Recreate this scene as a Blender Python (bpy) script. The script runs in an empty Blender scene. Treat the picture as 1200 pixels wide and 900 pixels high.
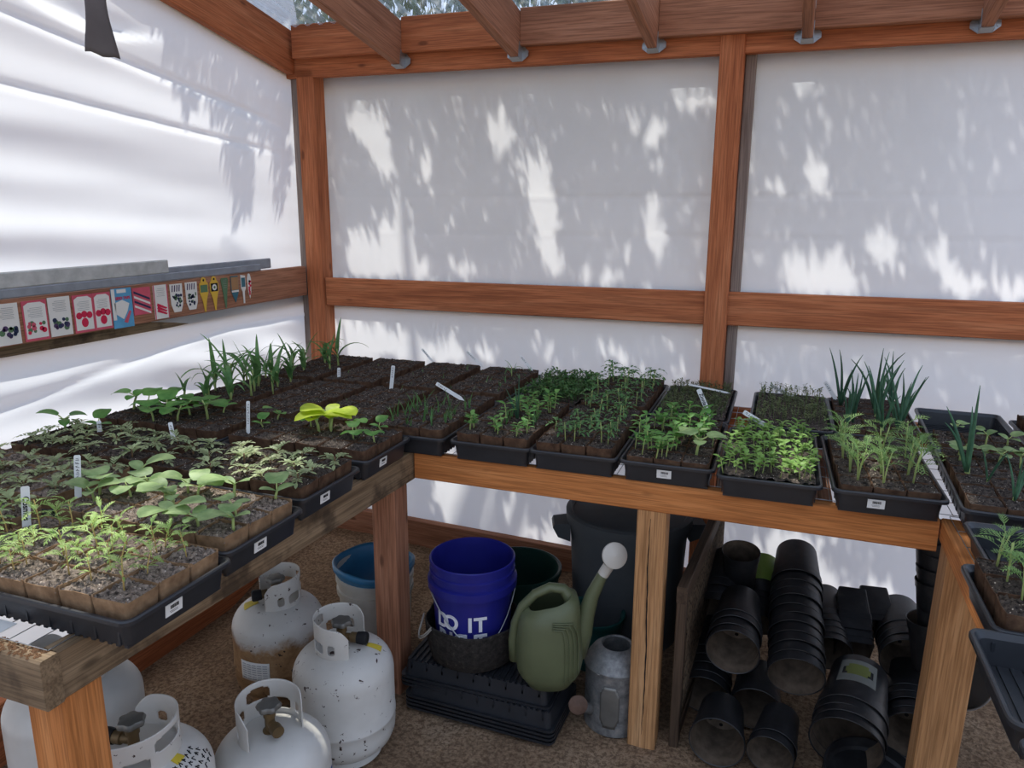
import bpy, math, random
from mathutils import Vector, Matrix, noise

SC = bpy.context.scene
COL = SC.collection
PI = math.pi
rnd = random.Random(7)

# ------------------------------------------------------------------ camera, light, exposure
CAM_LOC = Vector((2.1345, -3.1056, 1.6505))
YAW, PITCH, ROLL, FPX = .3463, .2212, .0051, 867.1
_f = Vector((-math.sin(YAW)*math.cos(PITCH), math.cos(YAW)*math.cos(PITCH), -math.sin(PITCH)))
_r = Vector((math.cos(YAW), math.sin(YAW), 0)); _u = _r.cross(_f)
_r2 = _r*math.cos(ROLL)+_u*math.sin(ROLL); _u2 = -_r*math.sin(ROLL)+_u*math.cos(ROLL)
cd = bpy.data.cameras.new('camera'); cam = bpy.data.objects.new('camera', cd); COL.objects.link(cam)
M = Matrix((( _r2.x, _u2.x, -_f.x, CAM_LOC.x), (_r2.y, _u2.y, -_f.y, CAM_LOC.y), (_r2.z, _u2.z, -_f.z, CAM_LOC.z), (0,0,0,1)))
cam.matrix_basis = M
cd.sensor_fit = 'HORIZONTAL'; cd.sensor_width = 36; cd.lens = FPX/1200*36; cd.clip_start = .02
SC.camera = cam

SUN_DIR = Vector((.312, -.416, -.854)).normalized()        # the way the sunlight travels: from behind the far left corner
sl = bpy.data.lights.new('sun', 'SUN'); sl.energy = 7.6; sl.angle = math.radians(.6); sl.color = (1, .95, .86)
so = bpy.data.objects.new('sun', sl); COL.objects.link(so)
so.rotation_euler = SUN_DIR.to_track_quat('-Z', 'Y').to_euler()

w = bpy.data.worlds.new('sky'); SC.world = w; w.use_nodes = True
nt = w.node_tree; nt.nodes.clear()
out = nt.nodes.new('ShaderNodeOutputWorld'); bg = nt.nodes.new('ShaderNodeBackground')
tc = nt.nodes.new('ShaderNodeTexCoord'); sx = nt.nodes.new('ShaderNodeSeparateXYZ'); rp = nt.nodes.new('ShaderNodeValToRGB')
nt.links.new(tc.outputs['Generated'], sx.inputs[0]); nt.links.new(sx.outputs['Z'], rp.inputs[0])
rp.color_ramp.elements[0].position = 0; rp.color_ramp.elements[0].color = (.64, .73, .88, 1)
rp.color_ramp.elements[1].position = .8; rp.color_ramp.elements[1].color = (.42, .56, .85, 1)
nt.links.new(rp.outputs[0], bg.inputs[0]); bg.inputs[1].default_value = 1.5
nt.links.new(bg.outputs[0], out.inputs[0])
SC.view_settings.view_transform = 'Standard'; SC.view_settings.look = 'None'
SC.view_settings.exposure = 0.0; SC.view_settings.gamma = 1; SC.view_settings.use_curve_mapping = False
SC.cycles.use_denoising = True
SC.cycles.max_bounces = 12; SC.cycles.transparent_max_bounces = 16; SC.cycles.diffuse_bounces = 6
SC.cycles.transmission_bounces = 8

# ------------------------------------------------------------------ materials
def srgb(r, g, b):
    c = lambda v: (v/255/12.92) if v/255 <= .04045 else ((v/255+.055)/1.055)**2.4
    return (c(r), c(g), c(b), 1)

class Mat:
    def __init__(s, name, rough=.6, spec=.5):
        s.m = bpy.data.materials.new(name); s.m.use_nodes = True
        s.t = s.m.node_tree; s.b = s.t.nodes['Principled BSDF']; s.o = s.t.nodes['Material Output']
        s.b.inputs['Roughness'].default_value = rough; s.b.inputs['Specular IOR Level'].default_value = spec
    def n(s, t, **kw):
        x = s.t.nodes.new(t)
        for k, v in kw.items(): setattr(x, k, v)
        return x
    def l(s, a, b): s.t.links.new(a, b)
    def coords(s, scale=(1, 1, 1), rand=True):
        tc = s.n('ShaderNodeTexCoord'); mp = s.n('ShaderNodeMapping'); mp.inputs['Scale'].default_value = scale
        s.l(tc.outputs['Object'], mp.inputs['Vector'])
        if rand:
            oi = s.n('ShaderNodeObjectInfo'); mu = s.n('ShaderNodeMath', operation='MULTIPLY'); mu.inputs[1].default_value = 37.0
            s.l(oi.outputs['Random'], mu.inputs[0]); s.l(mu.outputs[0], mp.inputs['Location'])
        return mp.outputs[0]
    def noise(s, vec, scale, detail=4, rough=.55, dist=0):
        x = s.n('ShaderNodeTexNoise'); x.inputs['Scale'].default_value = scale; x.inputs['Detail'].default_value = detail
        x.inputs['Roughness'].default_value = rough; x.inputs['Distortion'].default_value = dist
        s.l(vec, x.inputs['Vector']); return x.outputs['Fac']
    def ramp(s, fac, stops):
        r = s.n('ShaderNodeValToRGB'); e = r.color_ramp.elements
        while len(e) < len(stops): e.new(.5)
        for i, (p, c) in enumerate(stops): e[i].position = p; e[i].color = c if len(c) == 4 else (*c, 1)
        s.l(fac, r.inputs[0]); return r.outputs[0]
    def mix(s, fac, a, b, mode='MIX'):
        x = s.n('ShaderNodeMix', data_type='RGBA', blend_type=mode)
        for sock, v in ((x.inputs[0], fac), (x.inputs[6], a), (x.inputs[7], b)):
            if isinstance(v, (int, float)): sock.default_value = v
            elif isinstance(v, tuple): sock.default_value = v
            else: s.l(v, sock)
        return x.outputs[2]
    def bump(s, h, strength=.3, dist=.01):
        x = s.n('ShaderNodeBump'); x.inputs['Strength'].default_value = strength; x.inputs['Distance'].default_value = dist
        s.l(h, x.inputs['Height']); s.l(x.outputs[0], s.b.inputs['Normal'])
    def color(s, c):
        if isinstance(c, tuple): s.b.inputs['Base Color'].default_value = c
        else: s.l(c, s.b.inputs['Base Color'])

def plain(name, c, rough=.5, spec=.5, metal=0, var=.12, vs=12):
    m = Mat(name, rough, spec); v = m.coords(rand=False); n = m.noise(v, vs)
    dark = tuple(x*(1-var) for x in c[:3])+(1,); lite = tuple(min(1, x*(1+var)) for x in c[:3])+(1,)
    m.color(m.ramp(n, [(.3, dark), (.7, lite)])); m.b.inputs['Metallic'].default_value = metal
    return m.m

def wood(name, dark, mid, lite, rough=.7, grain=1.0, stain=None):
    m = Mat(name, rough, .25); v = m.coords((1.1, 16, 16))
    n = m.noise(v, 1.6, 6, .6, .6)
    c = m.ramp(n, [(.25, dark), (.5, mid), (.78, lite)])
    v2 = m.coords((2.5, 90, 90)); n2 = m.noise(v2, 2.2, 3, .6)
    c = m.mix(m.ramp(n2, [(.42, (0, 0, 0)), (.62, (.55, .55, .55))]), c, tuple(x*.55 for x in dark[:3])+(1,))
    vk = m.coords((3.2, 9, 9)); vo = m.n('ShaderNodeTexVoronoi'); vo.inputs['Scale'].default_value = 1.0; m.l(vk, vo.inputs['Vector'])
    c = m.mix(m.ramp(vo.outputs['Distance'], [(.05, (.7, .7, .7)), (.10, (0, 0, 0))]), c, tuple(x*.35 for x in dark[:3])+(1,))
    if stain:
        v3 = m.coords((4, 4, 4)); c = m.mix(m.ramp(m.noise(v3, 2.2, 5), [(.5, (0, 0, 0)), (.64, (.75, .75, .75))]), c, stain)
    m.color(c); m.bump(n2, .25*grain, .002); return m.m

W_RED = wood('red stained timber', srgb(146, 82, 50), srgb(184, 110, 70), srgb(204, 134, 92))
W_REDD = wood('dark stained timber', srgb(136, 90, 66), srgb(170, 118, 90), srgb(190, 140, 112))
W_ORANGE = wood('orange stained timber', srgb(164, 100, 52), srgb(196, 126, 70), srgb(212, 146, 90))
W_PINE = wood('bare pine timber', srgb(150, 106, 66), srgb(190, 142, 96), srgb(208, 164, 118))
W_GREY = wood('weathered grey timber', srgb(98, 80, 60), srgb(136, 114, 88), srgb(160, 138, 110), stain=srgb(46, 36, 28))
W_STRIP = wood('pale grey brown stud and shadow strip', srgb(120, 106, 98), srgb(146, 132, 122), srgb(164, 150, 140))
W_DARK = wood('old dark timber', srgb(58, 44, 34), srgb(80, 64, 50), srgb(100, 82, 66))

def film_mat():
    m = Mat('white translucent greenhouse film', .45, .3)
    d = m.n('ShaderNodeBsdfDiffuse'); t = m.n('ShaderNodeBsdfTranslucent'); g = m.n('ShaderNodeBsdfGlossy')
    v = m.coords((1, 1, 1), False); n = m.noise(v, 3, 5)
    c = m.ramp(n, [(.3, (.82, .85, .885)), (.7, (.86, .885, .915))])
    m.l(c, d.inputs[0]); m.l(c, t.inputs[0]); g.inputs['Roughness'].default_value = .28
    mx = m.n('ShaderNodeMixShader'); mx.inputs[0].default_value = .48; m.l(d.outputs[0], mx.inputs[1]); m.l(t.outputs[0], mx.inputs[2])
    m2 = m.n('ShaderNodeMixShader'); m2.inputs[0].default_value = .05; m.l(mx.outputs[0], m2.inputs[1]); m.l(g.outputs[0], m2.inputs[2])
    m.l(m2.outputs[0], m.o.inputs[0]); return m.m
FILM = film_mat()

def roof_mat():
    m = Mat('dusty clear corrugated plastic', .2, .5)
    tr = m.n('ShaderNodeBsdfTransparent'); tl = m.n('ShaderNodeBsdfTranslucent'); gl = m.n('ShaderNodeBsdfGlossy')
    tr.inputs[0].default_value = (.9, .93, .95, 1); tl.inputs[0].default_value = (.75, .78, .8, 1); gl.inputs['Roughness'].default_value = .12
    v = m.coords((9, 1.2, 1), False); n = m.noise(v, 2.4, 6, .65)
    a = m.n('ShaderNodeMixShader'); m.l(m.ramp(n, [(.35, (.08, .08, .08)), (.7, (.6, .6, .6))]), a.inputs[0])
    m.l(tr.outputs[0], a.inputs[1]); m.l(tl.outputs[0], a.inputs[2])
    b = m.n('ShaderNodeMixShader'); b.inputs[0].default_value = .09; m.l(a.outputs[0], b.inputs[1]); m.l(gl.outputs[0], b.inputs[2])
    m.l(b.outputs[0], m.o.inputs[0]); return m.m
ROOF = roof_mat()

def soil_mat(name, d, l, fleck):
    m = Mat(name, .95, .15); v = m.coords((1, 1, 1)); n = m.noise(v, 90, 6, .7)
    c = m.ramp(n, [(.36, d), (.6, l)])
    vo = m.n('ShaderNodeTexVoronoi'); vo.inputs['Scale'].default_value = 130; m.l(v, vo.inputs['Vector'])
    n2 = m.noise(v, 60, 2)
    f = m.ramp(vo.outputs['Distance'], [(.16, (1, 1, 1)), (.24, (0, 0, 0))]); f2 = m.ramp(n2, [(.50, (0, 0, 0)), (.55, (1, 1, 1))])
    c = m.mix(m.mix(1.0, f, f2, 'MULTIPLY'), c, fleck); m.color(c); m.bump(n, .9, .006); return m.m
SOIL = soil_mat('dark potting soil', srgb(26, 22, 20), srgb(92, 82, 74), srgb(186, 172, 156))
SOIL_PALE = soil_mat('pale potting soil', srgb(46, 40, 36), srgb(154, 138, 124), srgb(206, 192, 176))  # paler soil colour used in the trays of tan pots

def ground_mat():
    m = Mat('brown trodden dirt', .95, .1); v = m.coords((1, 1, 1), False)
    n = m.noise(v, 3.2, 8, .65); c = m.ramp(n, [(.3, srgb(138, 113, 90)), (.55, srgb(172, 144, 116)), (.75, srgb(196, 170, 142))])
    n2 = m.noise(v, 70, 6, .75); c = m.mix(m.ramp(n2, [(.42, (.8, .8, .8)), (.56, (0, 0, 0))]), c, srgb(102, 81, 64))
    c = m.mix(m.ramp(n2, [(.6, (0, 0, 0)), (.68, (.7, .7, .7))]), c, srgb(190, 166, 138))
    m.color(c); m.bump(n2, 1.0, .012); return m.m
GROUND = ground_mat()

BLACK = plain('black tray plastic', srgb(38, 40, 44), .38, .5, var=.2)
def potplastic():
    m = Mat('dusty black pot plastic', .42, .5); v = m.coords((1, 1, 1)); n = m.noise(v, 22, 6, .7)
    m.color(m.ramp(n, [(.35, srgb(20, 21, 23)), (.6, srgb(36, 36, 38)), (.8, srgb(62, 58, 54))])); return m.m
POTB = potplastic()
PEAT = Mat('brown peat pot paper', .95, .1)
_v = PEAT.coords((1, 1, 1)); PEAT.color(PEAT.ramp(PEAT.noise(_v, 40, 5), [(.3, srgb(64, 47, 37)), (.6, srgb(92, 70, 54)), (.8, srgb(116, 92, 72))])); PEAT.bump(PEAT.noise(_v, 300, 3), .4, .002); PEAT = PEAT.m
PEATD = Mat('tan peat pot paper', .95, .1)  # paler tan version of the pot paper for the near trays
_v = PEATD.coords((1, 1, 1)); PEATD.color(PEATD.ramp(PEATD.noise(_v, 40, 5), [(.3, srgb(112, 88, 66)), (.6, srgb(144, 116, 88)), (.8, srgb(166, 138, 108))])); PEATD.bump(PEATD.noise(_v, 300, 3), .4, .002); PEATD = PEATD.m
WHITE = plain('white plastic label', srgb(222, 222, 218), .5, .3, var=.04)
INK = plain('black ink', srgb(24, 24, 26), .7, .2)
WIRE = plain('galvanised steel', srgb(168, 170, 170), .38, .5, .8)
STEELD = plain('dull steel', srgb(120, 118, 112), .5, .5, .6, .2)
BRASS = plain('tarnished brass', srgb(112, 92, 62), .5, .5, .5, .25)
RUBBER = plain('black rubber', srgb(28, 28, 30), .7, .3)

def leafmat(name, c1, c2, trans=.35, rough=.5):
    m = Mat(name, rough, .35); v = m.coords((1, 1, 1)); n = m.noise(v, 30, 3)
    oi = m.n('ShaderNodeObjectInfo'); c = m.ramp(n, [(.35, c1), (.65, c2)])
    hs = m.n('ShaderNodeHueSaturation'); mr = m.n('ShaderNodeMapRange'); mr.inputs[3].default_value = .82; mr.inputs[4].default_value = 1.2
    m.l(oi.outputs['Random'], mr.inputs[0]); m.l(mr.outputs[0], hs.inputs['Value']); m.l(c, hs.inputs['Color'])
    m.color(hs.outputs[0]); t = m.n('ShaderNodeBsdfTranslucent'); m.l(hs.outputs[0], t.inputs[0])
    x = m.n('ShaderNodeMixShader'); x.inputs[0].default_value = trans; m.l(m.b.outputs[0], x.inputs[1]); m.l(t.outputs[0], x.inputs[2]); m.l(x.outputs[0], m.o.inputs[0]); return m.m
L_COSMOS = leafmat('cosmos leaf', srgb(136, 172, 86), srgb(188, 212, 126))  # leaf tone raised to stand for direct sun on the seedlings
L_SQUASH = leafmat('squash leaf', srgb(122, 152, 92), srgb(168, 192, 128))
L_SUNLIT = leafmat('sunlit yellow green leaf', srgb(166, 190, 40), srgb(206, 220, 70), .5)  # glow of sun through the leaf is put into this colour
L_MARI = leafmat('grey green marigold leaf', srgb(132, 148, 100), srgb(188, 198, 148))  # sunlight on the marigolds is lightened into the leaf colour
L_CORN = leafmat('corn leaf', srgb(78, 120, 66), srgb(112, 152, 92))
L_ONION = leafmat('blue green onion leaf', srgb(52, 88, 66), srgb(76, 114, 82), .15)
L_TOM = leafmat('tomato leaf', srgb(70, 112, 62), srgb(106, 146, 86))
L_BASIL = leafmat('broad seedling leaf', srgb(80, 132, 58), srgb(120, 168, 84))
L_BRIGHT = leafmat('bright green leaf', srgb(112, 152, 68), srgb(150, 186, 96))
L_DARK = leafmat('dark green leaf', srgb(56, 96, 48), srgb(88, 128, 66))
L_DULL = leafmat('small dull green leaf', srgb(82, 98, 58), srgb(116, 126, 82))
L_FERN = leafmat('ferny leaf', srgb(106, 142, 78), srgb(146, 176, 104))
L_TREE = leafmat('tree leaf', srgb(70, 92, 50), srgb(104, 124, 70), .2)
STEM = plain('pale green stem', srgb(158, 172, 104), .5, .3)
STEMY = plain('tan green stem', srgb(186, 160, 96), .5, .3)
STEMD = plain('reddish stem', srgb(120, 92, 64), .5, .3)

# ------------------------------------------------------------------ mesh helpers
class MB:
    def __init__(s): s.v = []; s.f = []
    def add(s, vs, fs):
        k = len(s.v); s.v += [tuple(v) for v in vs]; s.f += [tuple(i+k for i in f) for f in fs]
    def box(s, x0, x1, y0, y1, z0, z1, m=None):
        vs = [Vector((x, y, z)) for z in (z0, z1) for y in (y0, y1) for x in (x0, x1)]
        if m is not None: vs = [m @ v for v in vs]
        s.add(vs, [(0, 2, 3, 1), (4, 5, 7, 6), (0, 1, 5, 4), (2, 6, 7, 3), (0, 4, 6, 2), (1, 3, 7, 5)])
    def tube(s, pts, r, seg=8, cap=True, flat=1.0):
        pts = [Vector(p) for p in pts]; n = len(pts); rs = r if isinstance(r, (list, tuple)) else [r]*n
        k = len(s.v); prev = None
        for i, p in enumerate(pts):
            d = (pts[min(i+1, n-1)]-pts[max(i-1, 0)]).normalized()
            if prev is None: a = d.cross(Vector((0, 0, 1))); a = a if a.length > .05 else d.cross(Vector((1, 0, 0)))
            else: a = prev-d*prev.dot(d)
            a.normalize(); prev = a; b = d.cross(a)
            for j in range(seg):
                t = 2*PI*j/seg; s.v.append(tuple(p+(a*math.cos(t)+b*math.sin(t)*flat)*rs[i]))
        for i in range(n-1):
            for j in range(seg):
                j2 = (j+1) % seg; s.f.append((k+i*seg+j, k+i*seg+j2, k+(i+1)*seg+j2, k+(i+1)*seg+j))
        if cap:
            s.f.append(tuple(k+j for j in range(seg-1, -1, -1))); s.f.append(tuple(k+(n-1)*seg+j for j in range(seg)))
    def lathe(s, prof, seg=32, m=None, sx=1, sy=1):
        k = len(s.v)
        for (r, z) in prof:
            for j in range(seg):
                t = 2*PI*j/seg; v = Vector((r*math.cos(t)*sx, r*math.sin(t)*sy, z)); s.v.append(tuple(m @ v if m is not None else v))
        for i in range(len(prof)-1):
            for j in range(seg):
                j2 = (j+1) % seg; s.f.append((k+i*seg+j, k+i*seg+j2, k+(i+1)*seg+j2, k+(i+1)*seg+j))
        if prof[0][0] > 1e-4: s.f.append(tuple(k+j for j in range(seg-1, -1, -1)))
        if prof[-1][0] > 1e-4: s.f.append(tuple(k+(len(prof)-1)*seg+j for j in range(seg)))
    def loops(s, ls, cap0=True, cap1=True):
        k = len(s.v); n = len(ls[0])
        for l in ls: s.v += [tuple(p) for p in l]
        for i in range(len(ls)-1):
            for j in range(n):
                j2 = (j+1) % n; s.f.append((k+i*n+j, k+i*n+j2, k+(i+1)*n+j2, k+(i+1)*n+j))
        if cap0: s.f.append(tuple(k+j for j in range(n-1, -1, -1)))
        if cap1: s.f.append(tuple(k+(len(ls)-1)*n+j for j in range(n)))
    def grid(s, fn, nu, nv, skip=None):
        k = len(s.v)
        for i in range(nu+1):
            for j in range(nv+1): s.v.append(tuple(fn(i/nu, j/nv)))
        for i in range(nu):
            for j in range(nv):
                if skip and skip((i+.5)/nu, (j+.5)/nv): continue
                a = k+i*(nv+1)+j; s.f.append((a, a+nv+1, a+nv+2, a+1))
    def leaf(s, base, az, el, L, W, droop=.8, n=4, shape=None, fold=.15, twist=0):
        shape = shape or (lambda t: math.sin(PI*min(.999, t*.94+.06))**.8)
        p = Vector(base); k = len(s.v); st = L/n
        for i in range(n+1):
            t = i/n; e = el-droop*t; d = Vector((math.cos(az)*math.cos(e), math.sin(az)*math.cos(e), math.sin(e)))
            c = Vector((-math.sin(az+twist*t), math.cos(az+twist*t), 0)); up = c.cross(d)*-1
            hw = W*.5*shape(t)
            s.v += [tuple(p-c*hw+up*fold*hw), tuple(p), tuple(p+c*hw+up*fold*hw)]
            p = p+d*st
        for i in range(n):
            a = k+i*3; s.f += [(a, a+1, a+4, a+3), (a+1, a+2, a+5, a+4)]
    def mesh(s, name, mat, smooth=False, mods=None):
        me = bpy.data.meshes.new(name); me.from_pydata(s.v, [], s.f)
        if mat: me.materials.append(mat)
        if smooth: me.polygons.foreach_set('use_smooth', [True]*len(me.polygons))
        me.update(); return me
    def build(s, name, mat, parent=None, smooth=False, loc=None, rot=None, auto=None):
        o = bpy.data.objects.new(name, s.mesh(name, mat, smooth or auto is not None)); COL.objects.link(o)
        if parent: o.parent = parent
        if loc is not None: o.location = loc
        if rot is not None: o.rotation_euler = rot
        if auto is not None: sharp(o.data, auto)
        return o

def sharp(me, ang):
    import bmesh
    bm = bmesh.new(); bm.from_mesh(me)
    bmesh.ops.recalc_face_normals(bm, faces=bm.faces[:])
    for e in bm.edges:
        if len(e.link_faces) == 2 and e.calc_face_angle(0) > ang: e.smooth = False
    bm.to_mesh(me); bm.free()

def tag(o, label=None, cat=None, group=None, kind=None):
    if label: o['label'] = label
    if cat: o['category'] = cat
    if group: o['group'] = group
    if kind: o['kind'] = kind
    return o
def thing(name, label, cat, loc=(0, 0, 0), rz=0, group=None, rot=None):
    o = bpy.data.objects.new(name, None); COL.objects.link(o); o.location = loc; o.rotation_euler = rot or (0, 0, rz)
    o.empty_display_size = .05; return tag(o, label, cat, group)
def solidify(o, t, off=0):
    m = o.modifiers.new('thickness', 'SOLIDIFY'); m.thickness = t; m.offset = off; return o
def text(parent, name, s, size, loc, rot, mat=INK, ext=.0004, ax='CENTER'):
    c = bpy.data.curves.new(name, 'FONT'); c.body = s; c.size = size; c.extrude = ext; c.offset = size*.025; c.align_x = ax; c.align_y = 'CENTER'
    tmp = bpy.data.objects.new(name, c); COL.objects.link(tmp); bpy.context.view_layer.update(); me = bpy.data.meshes.new_from_object(tmp); bpy.data.objects.remove(tmp); bpy.data.curves.remove(c); me.materials.clear(); me.materials.append(mat)
    o = bpy.data.objects.new(name, me); COL.objects.link(o); o.parent = parent; o.location = loc; o.rotation_euler = rot; return o

def board_mesh(L, w, t, ch=.0035):
    mb = MB(); h, q = w/2, t/2
    sec = [(-q+ch, -h), (q-ch, -h), (q, -h+ch), (q, h-ch), (q-ch, h), (-q+ch, h), (-q, h-ch), (-q, -h+ch)]
    mb.loops([[(x, y, z) for y, z in sec] for x in (0, L)]); return mb
def board(name, p0, p1, w, t, mat, parent=None, up=(0, 0, 1)):
    """a timber from p0 to p1 (centre line), w along UP, t across"""
    p0, p1 = Vector(p0), Vector(p1); d = (p1-p0); L = d.length; X = d.normalized(); Z = Vector(up); Z = (Z-X*Z.dot(X)).normalized(); Y = Z.cross(X)
    o = board_mesh(L, w, t).build(name, mat, parent)
    if parent: p0 = p0-parent.location
    o.matrix_basis = Matrix(((X.x, Y.x, Z.x, p0.x), (X.y, Y.y, Z.y, p0.y), (X.z, Y.z, Z.z, p0.z), (0, 0, 0, 1)))
    return o
_tn = [0]
def trim(p0, p1, w, t, mat, label, up=(0, 0, 1), group=None):
    _tn[0] += 1
    return tag(board('trim_%d' % _tn[0], p0, p1, w, t, mat, None, up), label, 'timber', group, 'structure')

# ================================================================== THE SETTING
def gz(x, y):
    return .02*noise.noise(Vector((x*1.7, y*1.7, .3)))+.008*noise.noise(Vector((x*9, y*9, 4)))+.004*noise.noise(Vector((x*31, y*31, 9)))-.012+.035*max(0, 1-math.hypot(x-.0, y-.1)/.9)-.08*max(0, min(1, 1-(x+.1)/.35))*max(0, min(1, (-y-.3)/.4))
mb = MB()
mb.grid(lambda a, b: (lambda x, y: (x, y, gz(x, y)))(-.6+a*4.6, -4.6+b*5.2), 230, 260)
fl = mb.build('floor', GROUND, smooth=True); tag(fl, 'brown trodden dirt floor under the benches', 'floor', kind='structure')
mb = MB(); mb.add([(-30, -30, -.09), (30, -30, -.09), (30, 30, -.09), (-30, 30, -.09)], [(0, 1, 2, 3)])
tag(mb.build('ground', GROUND), 'brown dirt ground around the greenhouse', 'ground', kind='structure')

# --- films
XF, YF = -.15, .145
def ridge(z, c, wd): return math.exp(-((z-c)/wd)**2)
def left_x(y, z):
    d = -y
    x = XF+.008*math.sin(z*37+1.1*math.sin(y*1.3)+y*2.2)*(.5+.5*math.sin(y*1.9+z*2.3+1))
    x += .009*math.sin(z*16+y*1.4+2*noise.noise(Vector((y*.8, z*1.5, 0))))*min(1, d*2+.1)
    x += .003*noise.noise(Vector((y*2.5, z*14, 7)))
    l1 = 2.06+.148*d; l2 = 1.94+.075*d
    x += .018*ridge(z, l1, .016)*min(1, d*3+.1)+.014*ridge(z, l2, .011)*min(1, d*3+.1)
    # folds of the lower sheet under the rail
    x += .014*ridge(z, 1.165-.05*d+.03*math.sin(d*3), .02)
    if z < 1.2: x += .008*math.sin((z+y*.55)*26)*min(1, (1.2-z)*5)*max(0, min(1, (1.3-d)))
    # slack pocket high up near the roof
    zz = 2.27+.12*abs(d-.98)**1.5*3
    s = max(0, 1-abs(d-1.0)/.34)
    if z > zz-.012: x += .05*s*math.exp(-((z-zz)/.075)**2) if z > zz else .05*s*max(0, 1-(zz-z)/.012)
    return x
mb = MB(); mb.grid(lambda a, b: (lambda y, z: (left_x(y, z), y, z))(YF+.0-a*4.3, .0+b*3.2), 150, 260)
tag(mb.build('wall_left', FILM, smooth=True), 'left wall of slack white translucent film with billows and folds', 'wall', kind='structure')
def back_y(x, z):
    return YF+.004*math.sin(z*9+x*1.2)*math.sin(x*2.4+.6)+.0025*noise.noise(Vector((x*2, z*9, 2)))+.003*ridge(z, 1.745-.004*x, .007)+.003*ridge(z, 1.57, .006)
mb = MB(); mb.grid(lambda a, b: (lambda x, z: (x, back_y(x, z), z))(XF+a*4.4, .0+b*2.5), 130, 200)
tag(mb.build('wall_back', FILM, smooth=True), 'back wall of stretched white translucent film between the posts', 'wall', kind='structure')

# --- roof sheet
def roofz(y): return 2.505-.19*y
mb = MB()
NX = 260
mb.grid(lambda a, b: (-.24+a*4.4, .3-b*4.4, roofz(.3-b*4.4)+.008*math.sin((a*4.4)*2*PI/.068)), NX*2, 24)
tag(mb.build('ceiling', ROOF, smooth=True), 'clear corrugated plastic roof, dusty, over the rafters', 'roof', kind='structure')

# --- posts, rails, plates
trim((-.0515, .0965, -.02), (-.0515, .0965, 2.32), .093, .093, W_RED, 'square red-brown corner post between the two film walls', up=(0, 1, 0))
trim((1.8885, .0865, -.02), (1.8885, .0865, 2.362), .093, .093, W_RED, 'square red-brown post in the middle of the back wall', up=(0, 1, 0))
trim((3.83, .0965, -.02), (3.83, .0965, 2.32), .093, .093, W_RED, 'square red-brown post at the right end of the back wall', up=(0, 1, 0))
trim((-.126, .105, 0), (-.126, .105, 2.32), .07, .036, W_STRIP, 'thin dark stud behind the corner post against the left film', up=(0, 1, 0))
trim((1.957, .118, 0), (1.957, .118, 2.3), .036, .042, W_STRIP, 'dull thin strip drawn for a batten shadow just right of the middle back post', up=(0, 1, 0))  # solid strip standing in for an outside batten's shadow on the film
trim((0, .084, 1.2855), (1.842, .084, 1.2855), .137, .038, W_RED, 'horizontal red-brown rail from the corner post to the middle post')
trim((1.935, .084, 1.2875), (3.79, .084, 1.2875), .137, .038, W_RED, 'horizontal red-brown rail right of the middle post')
trim((-.117, .045, 1.338), (-.117, -3.6, 1.305), .143, .038, W_REDD, 'red-brown rail along the left wall holding the seed packets')
trim((-.15, .069, 2.358), (4.0, .069, 2.318), .14, .038, W_RED, 'red-brown top plate above the back wall film')
trim((-.15, .08, .082), (4.0, .08, -.04), .14, .045, W_REDD, 'red-brown sill board at the foot of the back wall')
trim((-.118, .05, .01), (-.118, -3.4, .03), .22, .04, W_RED, 'red-brown sill board at the foot of the left wall')
sl_ = .178
trim((-.117, .05, 2.395), (-.117, -3.9, 2.395+sl_*3.95), .19, .038, W_RED, 'sloping red-brown edge beam along the top of the left wall')
rx = [.47, 1.02, 1.59, 2.155, 2.725, 3.29]
edges = [-.098]+rx+[3.85]
for i in range(len(edges)-1):
    a, b = edges[i], edges[i+1]
    trim((a+.0195, .025, 2.437-.009*i), (b-.0195, .025, 2.431-.009*i), .145, .04, W_REDD if i > 1 else W_RED,
         'red-brown blocking between rafters, %s along the back eave' % ('first from the left corner', 'second from the left corner', 'third from the left corner', 'fourth from the left corner', 'fifth from the left corner', 'sixth from the left corner', 'last on the right')[i])
ordn = ('first', 'second', 'third', 'fourth', 'fifth', 'sixth')
for i, x in enumerate(rx):
    zb = 2.295-.004*i
    o = trim((x, .048, zb+.092), (x-.10, -3.7, zb+.092+.19*3.75), .184, .038, W_REDD, 'red-brown rafter sloping up from the back eave, %s from the left corner' % ordn[i])
    h = MB()           # joist hanger in the rafter's own frame (x along, y across, z up)
    h.box(-.0, .045, -.0225, .0225, -.0955, -.0925)
    for s in (-1, 1):
        h.box(.0, .045, s*.0205-.0009, s*.0205+.0009, -.0955, -.03)
        h.add([(-.001, s*.021, -.095), (-.001, s*.047, -.075), (-.001, s*.047, -.055), (-.001, s*.021, -.03), (.0012, s*.021, -.095), (.0012, s*.047, -.075), (.0012, s*.047, -.055), (.0012, s*.021, -.03)],
              [(0, 1, 2, 3), (7, 6, 5, 4), (0, 4, 5, 1), (1, 5, 6, 2), (2, 6, 7, 3), (3, 7, 4, 0)])
        for zz in (-.072, -.052):
            h.tube([(.001, s*.037, zz), (.004, s*.037, zz)], .004, 6)
    hh = h.build('joist_hanger', WIRE, o)
    hh.location = (.0, 0, 0)
# exterior battens over the film and the roof overhang (they cast the shaded bands seen through the film)
trim((-.166, .2, 1.30), (-.166, -3.6, 1.272), .16, .02, W_GREY, 'weathered batten outside the left film at rail height')
trim((-.2, .162, 1.272), (4.0, .162, 1.269), .15, .02, W_GREY, 'weathered batten outside the back film at rail height')
trim((-.172, .2, 2.36), (-.172, -3.9, 2.36+sl_*4.05), .17, .02, W_GREY, 'weathered fascia outside the top of the left film')
trim((-.2, .168, 2.33), (4.0, .168, 2.30), .16, .02, W_GREY, 'weathered fascia outside the top of the back film')

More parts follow.
